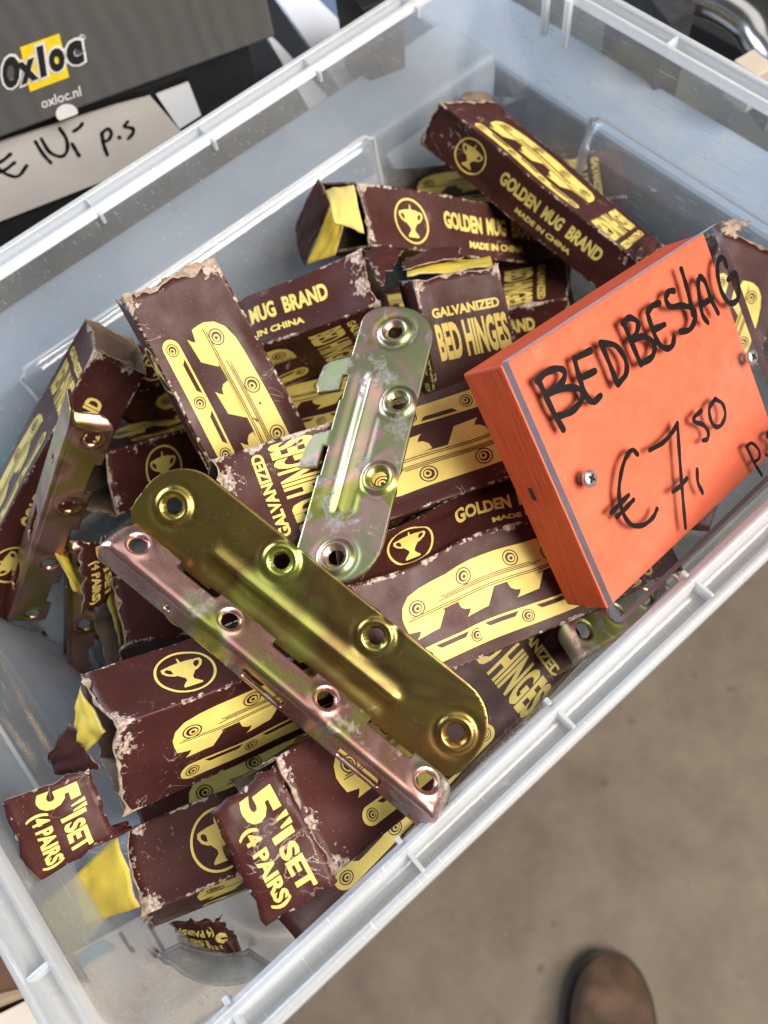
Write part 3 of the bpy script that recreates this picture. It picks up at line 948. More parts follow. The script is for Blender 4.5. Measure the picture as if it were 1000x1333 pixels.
PATCH = {   # where single cartons are torn down to the fibre: (x, y, z, radius mm, amount)
 'C8': [(57, -9, 13, 6, 1.5), (56, 4, 13, 4.5, 1.3), (46, -17, 13, 4, 1.4), (34, -17, 13, 4.5, 1.4), (20, -17, 13, 4, 1.3), (8, -17, 13, 4, 1.2), (58, -17, 8, 5, 1.2)],
 'C13': [(-58, 12, 13, 4, 1.2), (-58, -2, 13, 3.5, 1.0), (-57, -15, 13, 5, 1.3)], 'C11': [(-57, 16, 12, 5.5, 1.4), (-55, 8, 13, 4, 1.2), (-10, 17, 13, 3, 1.0)],
 'C12': [(-57, 17, 11, 5, 1.3), (-56, 17, -10, 3, 1.0), (-30, 17, 13, 3, 1.0)], 'C4': [(55, 17, 3, 6, 1.4), (58, 17, -9, 4, 1.2)], 'C17': [(30, -17, 13, 4, 1.3), (42, -17, 13, 4.5, 1.3)],
 'C9': [(-30, 17, 13, 2.5, 1.1), (-14, 17, 13, 2.0, 1.1), (4, 17, 13, 2.6, 1.2), (16, 17, 13, 2.2, 1.1), (12, -16, 13, 3.0, 1.0)], 'C3': [(-58, -16, 13, 4, 1.4), (-58, 14, 13, 3.5, 1.2), (-57, -17, 4, 4, 1.2)],
 'C7': [(57, -16, 12, 5, 1.4), (58, -17, -4, 4, 1.2)], 'C5': [(57, 15, 13, 3.5, 1.2), (58, -15, 13, 3.5, 1.2)], 'C6': [(-56, -17, -6, 4, 1.2), (-46, -17, 10, 3, 1.0)],
 'C1': [(-20, -17, 13, 2.5, 1.1), (50, -17, 9, 3.5, 1.2), (52, -10, 13, 3, 1.1)], 'C16': [(-58, -16, 12, 4, 1.3), (-58, -17, -8, 4, 1.2)],
}
def patch_wear(key, x, y, z):
    w = 0.0
    for px_, py_, pz_, r_, a_ in PATCH.get(key, ()):
        d2 = ((x - px_) ** 2 + (y - py_) ** 2 + (z - pz_) ** 2) / (r_ * r_)
        d2 *= 1.5
        if d2 < 6: w += 0.92 * a_ * math.exp(-d2)
    return w
def perimeter():
    """closed cross-section, list of (y, z, face, edge distance)"""
    r = 0.9
    P = []
    def line(a, b, n, face):
        L = math.hypot(b[0] - a[0], b[1] - a[1])
        for t in [0, 0.7 / L, 1.8 / L] + [i / n for i in range(2, n - 1)] + [1 - 1.8 / L, 1 - 0.7 / L]:
            y = a[0] + (b[0] - a[0]) * t; z = a[1] + (b[1] - a[1]) * t
            P.append((y, z, face, min(t, 1 - t) * L))
    def arc(cy, cz, a0):
        for i in range(1, 3):
            a = math.radians(a0 + 30 * i)
            P.append((cy + r * math.cos(a), cz + r * math.sin(a), -1, 0.0))
    line((HY, -HZ + r), (HY, HZ - r), 18, 1); P.append((HY, HZ - r, 1, 0)); arc(HY - r, HZ - r, 0)
    line((HY - r, HZ), (-HY + r, HZ), 24, 0); P.append((-HY + r, HZ, 0, 0)); arc(-HY + r, HZ - r, 90)
    line((-HY, HZ - r), (-HY, -HZ + r), 18, 3); P.append((-HY, -HZ + r, 3, 0)); arc(-HY + r, -HZ + r, 180)
    line((-HY + r, -HZ), (HY - r, -HZ), 24, 2); P.append((HY - r, -HZ, 2, 0)); arc(HY - r, -HZ + r, 270)
    return P
PER = perimeter()

def build_carton(key, corners, label, seed, faces=(0, 1, 3), torn=(1, 1), amp=1.0, closed=(0, 0)):
    c = Carton(corners, seed, amp)
    root = thing('hinge_carton', c.base, label, 'carton', 'hinge cartons in the tub')
    rnd = random.Random(seed)
    NX = 40
    n = len(PER)
    V, F, W = [], [], []
    def end_x(sg, j):
        s = seed * 2.3 + (7 if sg > 0 else 0)
        y, z = PER[j][0], PER[j][1]
        t = torn[0 if sg < 0 else 1]
        rag = noise.noise((y / 3.6, z / 3.6, s)) * 0.7 + noise.noise((y / 11, z / 11, s + 3)) * 2.0 - 0.6
        return 60 + (rag if t else rag * 0.25)
    for i in range(NX + 1):
        t = i / NX * 2 - 1
        for j, (y, z, fc, de) in enumerate(PER):
            x = t * end_x(1 if t > 0 else -1, j) if abs(t) > 0.8 else t * 60
            if 0.8 < abs(t):
                k = (abs(t) - 0.8) / 0.2
                x = math.copysign(48 + k * (end_x(1 if t > 0 else -1, j) - 48), t)
            V.append(c.map((x, y, z), 0.0, fc))
            W.append(wear_of(max(-60, min(60, x)), de, torn) * (0.85 + 0.9 * noise.noise((x / 11.0, y / 9.0, z / 9.0 + seed))) + patch_wear(key, x, y, z))
    for i in range(NX):
        for j in range(n):
            k = (j + 1) % n
            F.append((i * n + j, i * n + k, (i + 1) * n + k, (i + 1) * n + j))
    # orientation: make normals point outwards
    p, q, r_ = V[F[0][0]], V[F[0][1]], V[F[0][2]]
    if (q - p).cross(r_ - p).dot(p - Vector(c.c.mean(0))) < 0:
        F = [tuple(reversed(f)) for f in F]
    body = link('carton_body', V, F, [MAROON, KRAFT, TORN], root, smooth=True, origin=c.base, solid=0.0006, attr=W)
    smooth_angle(body, 50)
    # ragged fibres at the opened ends
    for sg in (-1, 1):
        if not torn[0 if sg < 0 else 1]: continue
        TV, TF = [], []
        for j in range(n):
            y, z, fc, de = PER[j]
            x = end_x(sg, j)
            a = noise.noise((y / 5.5, z / 5.5, seed + sg * 5.0)) + 0.35 * noise.noise((y / 1.9, z / 1.9, seed + 2.0))
            ln = max(0.02, 2.6 * a - 0.35 + rnd.uniform(-.15, 0.25))
            out = 0.25 + (0.4 + 0.9 * noise.noise((y / 4, z / 4, seed + 8.0))) * ln * 0.5
            yy, zz = y * (1 + out * 0.012), z * (1 + out * 0.016)
            b0 = c.map((sg * (x - 0.25 - 2.6 * max(0, a)), y * 1.006, z * 1.008), 0.12, fc)
            b1 = c.map((sg * x, y * 1.008, z * 1.010), 0.12, fc)
            b2 = c.map((sg * (x + ln * 0.6), yy, zz), 0.1, fc)
            b3 = c.map((sg * (x + ln), yy + 0.8 * noise.noise((y / 3, z / 3, seed + 11.0)) * ln, zz + 0.8 * noise.noise((y / 3, z / 3, seed + 14.0)) * ln), 0, -1)
            TV += [b0, b1, b2, b3]
        for j in range(n):
            k = (j + 1) % n
            for m in range(3):
                TF.append((j * 4 + m, j * 4 + m + 1, k * 4 + m + 1, k * 4 + m))
        link('torn_edge', TV, TF, TORN, root, origin=c.base, solid=0.00025, offset=0)
    def put(name, art, face, mat, lift):
        pv = [c.face_pt(face, a, b, lift) for a, b in art[0]]
        half = HY if face in (0, 2) else HZ
        loc = {0: lambda a, b: (a, b, HZ), 2: lambda a, b: (a, -b, -HZ), 1: lambda a, b: (a, HY, -b), 3: lambda a, b: (a, -HY, b)}[face]
        w = [wear_of(a, half - abs(b), torn) * 0.8 + patch_wear(key, *loc(a, b)) for a, b in art[0]]
        ff = art[1]
        q = ff[0]
        link(name, pv, ff, mat, root, origin=c.base, attr=w, smooth=True)
    for fc in faces:
        if fc in (0, 2):
            put('hinge_picture', T_PIC, fc, GOLD, 0.16)
            put('picture_detail', T_PICDK, fc, MAROON, 0.26)
            put('product_lettering', T_BED, fc, GOLD, 0.17)
        else:
            put('mug_emblem', T_MUG, fc, GOLD, 0.17)
            put('brand_lettering', T_BRAND, fc, GOLD, 0.17)
    return root, c

def sheet_part(name, quad, mat, parent, origin, nu=14, nv=12, curl=0.0, rough=0.0, seed=0, lettering=False, thick=0.0005, mats=None, taper=None):
    """a board flap from four world corners P00 P10 P11 P01 (u reading, v up), bowed and ragged"""
    P00, P10, P11, P01 = map(Vector, quad)
    nn = (P10 - P00).cross(P01 - P00).normalized()
    def mp(u, v, lift=0.0):
        p = P00 * (1 - u) * (1 - v) + P10 * u * (1 - v) + P11 * u * v + P01 * (1 - u) * v
        h = curl * (4 * u * (1 - u)) * 0.5 + curl * (4 * v * (1 - v)) * 0.5
        h += 0.0012 * noise.noise((u * 3.1, v * 2.7, seed)) + 0.0004 * noise.noise((u * 9, v * 9, seed + 3))
        return p + nn * (h + lift)
    V, F, W = [], [], []
    for i in range(nu + 1):
        for j in range(nv + 1):
            u, v = i / nu, j / nv
            eu = rough * noise.noise((v * 6, seed, 1.0)) * (abs(u - .5) * 2) ** 6
            ev = rough * noise.noise((u * 7, seed, 4.0)) * (abs(v - .5) * 2) ** 6
            V.append(mp(u + eu, v + ev))
            de = min(u, 1 - u) * 34, min(v, 1 - v) * 25
            W.append(0.62 * math.exp(-min(de) / 0.9))
    for i in range(nu):
        for j in range(nv):
            a = i * (nv + 1) + j
            F.append((a, a + nv + 1, a + nv + 2, a + 1))
    o = link(name, V, F, mats or [mat, KRAFT, TORN], parent, smooth=True, origin=origin, solid=thick, attr=W)
    if lettering:
        lv = [mp(a / 34.0, b / 25.0, 0.00018) for a, b in T_FLAP[0]]
        w = [0.5 * math.exp(-min(a, 34 - a, b, 25 - b) / 2.0) for a, b in T_FLAP[0]]
        link('quantity_lettering', lv, T_FLAP[1], GOLD, o, origin=origin, attr=w)
    return o
CORNERS = {
  'C1': [[113.0,106.2,-48.8],[122.3,102.2,-28.7],[141.8,107.2,-68.0],[156.4,99.8,-48.1],[119.9,-15.0,-68.3],[128.8,-19.7,-48.6],[145.6,-9.8,-86.4],[156.6,-9.9,-64.2]],
  'C3': [[-57.0,65.3,17.1],[-58.3,46.5,35.3],[-23.6,59.3,14.2],[-25.6,39.8,31.9],[-74.9,-19.1,-67.4],[-76.7,-37.5,-49.1],[-41.1,-24.5,-69.9],[-41.7,-43.3,-51.5]],
  'C4': [[-59.4,104.0,-76.3],[-71.3,81.7,-78.4],[-68.4,104.0,-44.0],[-79.3,83.8,-44.9],[42.7,47.4,-48.5],[30.8,24.5,-50.9],[34.2,48.8,-15.4],[23.0,24.5,-18.2]],
  'C5': [[26.5,-66.4,-102.5],[23.9,-83.2,-82.2],[-5.8,-51.3,-100.0],[-13.4,-65.8,-79.9],[68.5,17.0,-27.8],[61.4,0.5,-8.4],[38.1,32.3,-24.7],[32.9,15.2,-5.2]],
  'C8': [[49.3,-35.1,-32.5],[51.5,-44.4,-6.3],[37.3,-67.8,-43.2],[39.3,-77.3,-17.2],[-71.5,1.9,-10.1],[-69.7,-7.4,15.9],[-83.3,-30.7,-20.8],[-81.2,-40.0,5.3]],
  'C9': [[-80.9,-81.6,-29.4],[-77.8,-94.7,-8.3],[-56.7,-50.9,1.0],[-64.7,-65.9,7.6],[25.9,-108.8,-54.0],[29.0,-121.9,-32.8],[53.6,-72.9,-31.2],[39.0,-90.8,-23.2]],
  'C10': [[-139.9,-112.0,-69.1],[-138.8,-126.6,-44.9],[-140.4,-79.9,-50.1],[-138.5,-94.2,-25.7],[-9.2,-105.4,-74.5],[-7.7,-119.7,-50.2],[-9.6,-73.2,-55.6],[-7.0,-87.2,-30.8]],
  'C6': [[-103.7,42.1,-51.8],[-91.6,55.5,-32.7],[-114.6,71.7,-65.0],[-102.5,84.7,-46.0],[-4.0,49.8,-118.6],[7.4,61.4,-100.4],[-15.3,78.5,-132.2],[-3.4,91.2,-113.4]],
  'C7': [[-164.0,52.4,-82.2],[-174.5,60.4,-63.9],[-157.2,81.5,-97.2],[-168.8,92.4,-77.9],[-59.5,65.0,-22.6],[-69.6,72.5,-4.5],[-52.7,93.4,-38.0],[-63.0,103.9,-18.5]],
  'C11': [[-152.5,-43.9,-26.1],[-152.8,-68.1,-16.0],[-138.0,-32.5,2.9],[-137.8,-56.8,13.1],[-41.6,-64.7,-74.1],[-41.8,-89.3,-64.1],[-26.6,-53.3,-44.9],[-26.6,-77.7,-34.9]],
  'C12': [[-165.7,-62.7,-61.3],[-175.3,-86.8,-61.1],[-157.4,-65.9,-28.5],[-167.0,-89.6,-28.2],[-56.9,-103.5,-91.2],[-66.3,-128.0,-91.2],[-48.5,-105.9,-58.1],[-58.2,-131.1,-58.4]],
  'C13': [[-130.4,-111.7,-31.5],[-116.5,-121.1,-11.2],[-124.4,-79.4,-21.1],[-110.3,-88.3,-0.5],[-29.6,-108.9,-98.4],[-16.3,-118.0,-78.1],[-23.6,-76.6,-88.0],[-10.3,-85.5,-67.6]],
  'C16': [[48.2,64.6,-36.4],[58.7,83.0,-20.2],[38.2,94.1,-56.9],[58.5,110.6,-39.1],[142.6,32.5,-100.9],[157.1,47.5,-85.2],[136.7,60.9,-120.9],[153.0,75.8,-104.7]],
  'C17': [[26.5,76.7,-125.1],[27.6,85.0,-100.1],[50.4,100.2,-132.9],[51.4,108.3,-107.9],[112.8,-3.1,-101.9],[114.5,5.6,-76.5],[137.2,20.6,-109.4],[138.6,28.8,-84.3]],
  'C18': [[159.2,-18.8,-58.9],[156.9,-33.1,-37.2],[178.7,-43.0,-72.5],[176.5,-57.0,-50.7],[61.3,-72.2,-103.1],[59.1,-86.3,-81.4],[80.8,-96.4,-116.8],[78.6,-110.4,-95.0]],
  'C15': [[-136.3,24.0,-74.0],[-145.3,-0.6,-75.7],[-118.4,16.5,-44.7],[-129.3,-8.3,-46.9],[-38.3,-4.4,-135.5],[-47.5,-28.6,-137.1],[-22.4,-11.1,-106.3],[-33.8,-34.0,-107.8]],
}
LABEL = {
 'C1': 'carton leaning at the top right with its yellow hinge picture facing up',
 'C3': 'upright maroon carton with big hinge picture left of centre, torn top corner',
 'C4': 'carton lettered MUG BRAND and CHINA behind the pale green hinge plate',
 'C5': 'upright carton lettered GALVANIZED BED HINGES beside the orange sign',
 'C8': 'carton under the pale green plate, torn left end lettered in yellow',
 'C9': 'carton with hinge picture between the olive plate and the orange sign',
 'C10': 'carton lettered HINGES lying against the near rim below the sign',
 'C6': 'shadowed carton with mug emblem behind the end of the olive plate',
 'C7': 'leftmost carton leaning on the far wall with open torn top end',
 'C11': 'carton with glossy crease and mug emblem, left end open showing yellow flap',
 'C12': 'lowest carton at the near left, crushed open with wide yellow flap',
 'C13': 'carton under the rose strip with torn flap lettered 5 inch 1 SET',
 'C16': 'carton lettered GOLDEN MUG with yellow flap sticking up behind',
 'C17': 'dark carton half hidden behind the upright GALVANIZED BED HINGES carton',
 'C18': 'carton at the right edge of the photo behind the orange sign',
 'C15': 'dark carton in the shadow under the left end of the rose strip',
}
TORNS = {'C1': (1, 1), 'C3': (1, 0), 'C4': (0, 1), 'C5': (0, 1), 'C8': (0, 1), 'C9': (0, 0), 'C10': (0, 1), 'C6': (1, 0), 'C7': (0, 1), 'C11': (1, 0),
         'C12': (1, 0), 'C13': (1, 0), 'C16': (1, 0), 'C17': (0, 1), 'C18': (1, 0), 'C15': (1, 0)}
CART = {}
for i, k in enumerate(CORNERS):
    CART[k] = build_carton(k, CORNERS[k], LABEL[k], 11 + i, torn=TORNS[k], amp=1.5 if k in ('C12', 'C9') else 1.1)
fill = [
 ('F1', (0.03, 0.035, -0.122), (0.9, 0.4, 0), 'carton buried at the bottom behind the pale green plate'),
 ('F2', (-0.07, -0.055, -0.122), (1, -0.1, 0), 'carton buried at the bottom under the olive plate'),
 ('F3', (0.075, -0.065, -0.121), (0.9, -0.2, 0), 'carton buried at the bottom under the orange sign'),
 ('F4', (-0.045, 0.04, -0.121), (0.25, 1, 0), 'carton buried at the bottom behind the upright left carton'),
 ('F5', (-0.01, -0.015, -0.092), (0.75, 0.6, 0.05), 'carton buried mid pile between the two hinge plates'),
 ('F6', tuple(at((400, 1005), .315)), (0.9, -0.25, -0.3), 'dark carton wedged between the two lowest left cartons'),
 ('F7', tuple(at((430, 540), .372)), (0.8, -0.55, 0.1), 'carton buried under the carton lettered CHINA'),
 ('C19', tuple(at((655, 262), .445)), (0.75, -0.66, 0.02), 'carton lying flat under the top right carton, a sliver of yellow showing'),
]
for i, (k, c0, xd, lb) in enumerate(fill):
    CART[k] = build_carton(k, rigid(c0, xd, (0.02, -0.03, 1)), lb, 40 + i, faces=(0, 1, 3), torn=(0, 0))

# ---- opened flaps of single cartons
def px_quad(*pd): return [at(p, d) for p, d in pd]
def flap(key, name, mat, pd, **kw):
    root, c = CART[key]
    return sheet_part(name, px_quad(*pd), mat, root, c.base, **kw)
flap('C13', 'end_flap', MAROON, (((274, 1056), .222), ((346, 1206), .221), ((440, 1146), .2235), ((357, 994), .228)), lettering=True, curl=0.0012, rough=0.05, seed=3)
flap('C12', 'end_flap', MAROON, (((2, 1044), .238), ((44, 1152), .240), ((148, 1086), .2455), ((116, 1000), .2445)), lettering=True, curl=0.0015, rough=0.07, seed=8)
flap('C12', 'yellow_flap', INNER_YELLOW, (((97, 1140), .262), ((111, 1204), .262), ((181, 1181), .2465), ((154, 1086), .256)), curl=0.001, seed=5, mats=[INNER_YELLOW, KRAFT, TORN])
flap('C12', 'flap_fold', MAROON, (((110, 1084), .2455), ((118, 1106), .2455), ((172, 1080), .2565), ((166, 1068), .2575)), curl=0.001, rough=0.1, seed=22)
flap('C11', 'end_flap', MAROON, (((62, 985), .262), ((76, 1010), .262), ((128, 1000), .249), ((92, 938), .255)), lettering=False, curl=0.001, rough=0.1, seed=6)
flap('C11', 'yellow_flap', INNER_YELLOW, (((97, 948), .249), ((112, 980), .247), ((138, 952), .2365), ((104, 893), .248)), curl=0.001, seed=9, mats=[INNER_YELLOW, KRAFT, TORN])
flap('C16', 'yellow_flap', INNER_YELLOW, (((436, 290), .348), ((474, 304), .348), ((460, 241), .352), ((423, 248), .362)), curl=0.001, seed=2, mats=[GOLD, KRAFT, TORN])
flap('C16', 'yellow_flap', INNER_YELLOW, (((399, 344), .375), ((437, 332), .372), ((448, 290), .368), ((430, 268), .37)), curl=0.0, seed=4, mats=[INNER_YELLOW, KRAFT, TORN])
flap('C16', 'end_flap', MAROON, (((384, 300), .40), ((397, 346), .388), ((434, 262), .374), ((414, 232), .378)), curl=0.002, rough=0.05, seed=12)
flap('C5', 'yellow_flap', INNER_YELLOW, (((530, 360), .316), ((642, 347), .318), ((638, 333), .334), ((530, 347), .332)), curl=0.0006, seed=13, mats=[INNER_YELLOW, KRAFT, TORN])
flap('C5', 'end_flap', MAROON, (((524, 352), .322), ((600, 336), .324), ((598, 322), .338), ((530, 334), .338)), curl=0.002, rough=0.12, seed=14, mats=[MAROON, TORN, TORN])
flap('C4', 'end_flap', MAROON, (((472, 332), .333), ((494, 372), .324), ((526, 326), .338), ((488, 322), .342)), curl=0.003, rough=0.25, seed=15, mats=[MAROON, TORN, TORN])
flap('C15', 'yellow_flap', INNER_YELLOW, (((140, 777), .318), ((158, 842), .318), ((166, 842), .326), ((149, 768), .326)), curl=0.0004, seed=16, mats=[INNER_YELLOW, KRAFT, TORN])
flap('C15', 'end_flap', MAROON, (((100, 708), .300), ((106, 800), .305), ((150, 768), .318), ((142, 700), .318)), curl=0.003, rough=0.2, seed=17, lettering=True)
flap('C15', 'yellow_flap', INNER_YELLOW, (((70, 716), .312), ((96, 770), .314), ((110, 775), .318), ((82, 710), .318)), curl=0.001, seed=18, mats=[INNER_YELLOW, KRAFT, TORN])
flap('C18', 'torn_flap', TORN, (((934, 306), .348), ((952, 308), .349), ((976, 290), .354), ((944, 286), .352)), curl=0.002, rough=0.35, seed=19, mats=[TORN, KRAFT, TORN])
flap('C1', 'end_flap', MAROON, (((826, 338), .356), ((846, 338), .354), ((858, 308), .372), ((838, 312), .366)), curl=0.002, rough=0.15, seed=20, mats=[MAROON, TORN, TORN])
flap('C1', 'end_flap', TORN, (((600, 128), .398), ((644, 134), .408), ((634, 121), .414), ((604, 121), .408)), curl=0.0015, rough=0.1, seed=21, mats=[KRAFT, KRAFT, TORN])
# the loose torn-off end lying on the tub floor
sb = at((270, 1215), .300)
scrap = thing('carton_scrap', sb, 'torn carton scrap with upside down lettering on the tub floor', 'paper scrap')
sheet_part('scrap_sheet', px_quad(((290, 1190), .296), ((226, 1200), .292), ((236, 1228), .300), ((312, 1240), .302)), MAROON, scrap, sb, lettering=True, curl=0.003, rough=0.2, seed=30)
sheet_part('folded_edge', px_quad(((284, 1222), .2975), ((300, 1258), .300), ((320, 1262), .304), ((306, 1216), .3015)), MAROON, scrap, sb, curl=0.003, rough=0.25, seed=31)
sheet_part('torn_underside', px_quad(((236, 1226), .298), ((238, 1242), .302), ((266, 1244), .302), ((272, 1232), .298)), TORN, scrap, sb, curl=0.002, rough=0.3, seed=32, mats=[TORN, TORN, TORN])
rnd = random.Random(5)
for px, lb in (((329, 1228), 'paper crumb beside the torn carton scrap'), ((362, 1243), 'paper crumb nearest the near left corner of the tub'), ((412, 1172), 'paper crumb below the hanging quantity flap'),
               ((475, 1132), 'paper crumb under the edge of the carton by the near rim'), ((58, 825), 'paper crumb at the left below the bronze strip'), ((130, 828), 'dark paper crumb between the hinge strip and the shadowed carton'),
               ((286, 1273), 'paper crumb lowest in the tub'), ((120, 905), 'paper crumb left of the carton with the open yellow end')):
    c0 = onz(px, -0.1355)
    r = rnd.uniform(.0009, .0022)
    pts = [c0 + Vector((math.cos(a) * r * rnd.uniform(.5, 1.4), math.sin(a) * r * rnd.uniform(.5, 1.4), rnd.uniform(0, .0012))) for a in np.linspace(0, 5.4, 7)]
    o = link('paper_crumb', pts + [c0 + Vector((0, 0, .0018))], [(i, (i + 1) % 7, 7) for i in range(7)], TORN if rnd.random() < .6 else MAROON, None, origin=c0, solid=0.0003)
    tag(o, lb, 'paper crumb', 'paper crumbs on the tub floor')

# ================================================================== things around the tub
def flat_text(name, art, p0, ex, ey, mat, parent, origin, lift):
    nn = ex.cross(ey).normalized()
    V = [p0 + ex * a + ey * b + nn * lift for a, b in art[0]]
    return link(name, V, art[1], mat, parent, origin=origin)
def stroke_part(name, strokes, wm, p0, nrm, mat, parent, origin):
    """pen strokes given as photo measurements, laid on the plane through p0"""
    nrm = Vector(nrm).normalized()
    ex = Vector((0, 0, 1)).cross(nrm)
    if ex.length < 1e-3: ex = Vector((1, 0, 0))
    ex.normalize(); ey = nrm.cross(ex)
    V, F = [], []
    for si, s in enumerate(strokes):
        q = [on_plane(p, p0, nrm) - Vector(p0) for p in s]
        rv, rf = ribbon([(p.dot(ex), p.dot(ey)) for p in q], wm, si)
        b = len(V)
        V += [Vector(p0) + ex * p.x + ey * p.y + nrm * (0.0003 + 0.00002 * si) for p in rv]
        F += [tuple(b + i for i in t) for t in rf]
    return link(name, V, F, mat, parent, origin=origin)

# ---- black lock carton stacked behind the tub
ZB = -0.03
b0, b1 = onz((0, 180), ZB), onz((359, 48), ZB)
ex = (b1 - b0).normalized(); ey = Vector((-ex.y, ex.x, 0)); up = Vector((0, 0, 1))
start = b0 - ex * 0.16
Lb = (b1 - start).length; Hb = 0.0615
lock = thing('lock_carton', start, 'shiny black cardboard box with white and yellow logo behind the tub', 'cardboard box')
def sheen_card():
    m, nt, b = new_mat("glossy_black_corrugated_card")
    b.inputs['Base Color'].default_value = (0.090, 0.087, 0.083, 1)
    tc = nt.nodes.new('ShaderNodeTexCoord')
    wv = N(nt, 'ShaderNodeTexWave', Scale=30.0, Distortion=4.0, Detail=3.0)
    mp = N(nt, 'ShaderNodeMapping'); mp.inputs['Rotation'].default_value = (0, 0, -math.atan2(ex.y, ex.x))
    nt.links.new(tc.outputs['Object'], mp.inputs['Vector']); nt.links.new(mp.outputs[0], wv.inputs['Vector'])
    n = noise_node(nt, 500, 4)
    h = math_n(nt, 'ADD', math_n(nt, 'MULTIPLY', wv.outputs['Fac'], 1.0), math_n(nt, 'MULTIPLY', n.outputs[0], 0.5))
    bump(nt, b, h, 0.26, 0.0012)
    b.inputs['Roughness'].default_value = 0.42
    b.inputs['Specular IOR Level'].default_value = 0.8
    return m
v, f = frame_box(start, ex * Lb, ey * 0.14, up * Hb)
bevel(link('box_body', v, f, sheen_card(), lock, origin=start), 0.0015, 3)
v, f = frame_box(start + up * (Hb + 0.0004), ex * (Lb - 0.001), ey * 0.139, up * 0.0012)
bevel(link('box_lid', v, f, plain("dark_grey_lid", (0.10, 0.115, 0.14), 0.4, 0.15, 50), lock, origin=start), 0.0004)
def on_front(px):
    return on_plane(px, b0, -ey)
WHITE_P = plain("white_print", (0.72, 0.71, 0.69), 0.5, 0.06, 200, bmp=0)
YEL_P = plain("signal_yellow_print", (0.82, 0.62, 0.015), 0.45, 0.06, 200, bmp=0)
BLK_P = plain("black_print", (0.012, 0.012, 0.012), 0.45, 0.1, 200, bmp=0)
def front_quad(name, pxs, mat, lift):
    pts = [on_front(p) - ey * lift for p in pxs]
    return link(name, pts, [tuple(range(len(pts)))], mat, lock, origin=start)
front_quad('logo_square', [(26, 61), (77, 43), (90, 100), (39, 119)], YEL_P, 0.0003)
def front_text(name, s, pa, pb, hpx, mat, lift, off, stretch=1.0):
    """text from photo point pa (baseline left) to pb (baseline right), cap height measured at hpx"""
    A_, B_, T_ = on_front(pa), on_front(pb), on_front(hpx)
    e1 = B_ - A_; e2 = T_ - A_
    art = fit2d(text2d(s, off), 0, 1, 0, 1)
    V = [A_ + e1 * a + e2 * b - ey * lift for a, b in art[0]]
    return link(name, V, art[1], mat, lock, origin=start)
letters = [('O', (5, 117), (27, 109), (1, 76)), ('x', (27, 110), (50, 101), (21, 82)), ('l', (53, 100), (61, 97), (47, 60)), ('o', (66, 95), (86, 88), (61, 65)), ('c', (89, 86), (110, 80), (84, 55))]
for s, pa, pb, ph in letters:
    grow = 3.2
    A2 = np.array(pa, float); B2 = np.array(pb, float); T2 = np.array(ph, float)
    e1 = (B2 - A2) / np.linalg.norm(B2 - A2); e2 = (T2 - A2) / np.linalg.norm(T2 - A2)
    pa2, pb2, ph2 = A2 - e1 * grow - e2 * grow, B2 + e1 * grow - e2 * grow, T2 - e1 * grow + e2 * grow
    front_text('logo_outline', s, pa2, pb2, ph2, WHITE_P, 0.0006, 0.075)
    front_text('logo_letter', s, pa, pb, ph, BLK_P, 0.0009, 0.055)
V, F = poly_fill([circle(0, 0, 1, n=18), list(reversed(circle(0, 0, .72, n=18)))])
pc = on_front((107, 48)); 
link('trademark_ring', [pc + ex * (a * .0014) + up * (b * .0014) - ey * .0004 for a, b in V], F, WHITE_P, lock, origin=start)
front_text('trademark_letter', 'R', (105.5, 50), (108.5, 49), (105, 46), WHITE_P, 0.0004, 0.0)
front_text('web_address', 'oxloc.nl', (55, 141), (106, 124), (52, 128), WHITE_P, 0.0004, 0.012)
V, F = poly_fill([[(math.cos(a), max(-.45, math.sin(a))) for a in np.linspace(0, 2 * math.pi, 22)[:-1]]])
pc = on_front((87, 147))
link('torn_label', [pc + ex * (a * .0052) + up * (b * .0048) - ey * .0004 for a, b in V], F, WHITE_P, lock, origin=start)

# ---- dark carton below it, with the two price cards on its front
d0 = start + ey * 0.012 - up * 0.001
v, f = frame_box((d0.x, d0.y, TABLE_Z), ex * (Lb - 0.012), ey * 0.12, up * (ZB - 0.0006 - TABLE_Z))
o = bevel(link('black_carton', v, f, BLACK_CARD, None, origin=d0), 0.001)
tag(o, 'plain black carton under the box with the logo', 'cardboard box')
cp = d0 - ey * 0.004
def card(pxs, label, thick=0.0015):
    pts = [on_plane(p, cp, -ey) for p in pxs]
    o0 = min(pts, key=lambda p: p.z)
    n = len(pts)
    V = pts + [p + ey * thick for p in pts]
    F = [tuple(range(n)), tuple(reversed(range(n, 2 * n)))] + [(i, i + n, (i + 1) % n + n, (i + 1) % n) for i in range(n)]
    t = thing('price_card', o0, label, 'price card')
    link('card_sheet', V, F, GREY_CARD if n and len(label) % 2 == 0 else WHITE_CARD, t, origin=o0)
    return t, o0
t, o0 = card([(-120, 335), (106, 247), (150, 230), (236, 172), (196, 126), (150, 138), (-120, 225)], 'grey price card handwritten 10 euro p.s. under the logo box')
t.children[0].data.materials[0] = GREY_CARD
def zz(*p): return [(x / 4.0, y / 4.0) for x, y in p]
hand = [zz((140, 860), (95, 915), (35, 905), (-15, 870)), zz((55, 800), (20, 830), (-30, 860)), zz((75, 845), (30, 880), (-20, 905)), zz((185, 735), (225, 800), (265, 845)),
        zz((215, 720), (260, 790), (320, 812), (350, 780), (345, 720), (310, 665)), zz((375, 745), (395, 780), (412, 808)), zz((385, 680), (415, 660), (428, 640)),
        zz((530, 690), (540, 750), (560, 805)), zz((530, 690), (560, 668), (580, 690), (565, 725), (535, 735)), zz((620, 710), (624, 714)),
        zz((665, 630), (650, 655), (690, 665), (692, 690), (668, 718))]
stroke_part('handwriting', hand, 0.0019, cp, -ey, INK, t, o0)
t, o0 = card([(234, 168), (262, 150), (246, 108), (204, 124)], 'small white card at the right end of the grey price card')
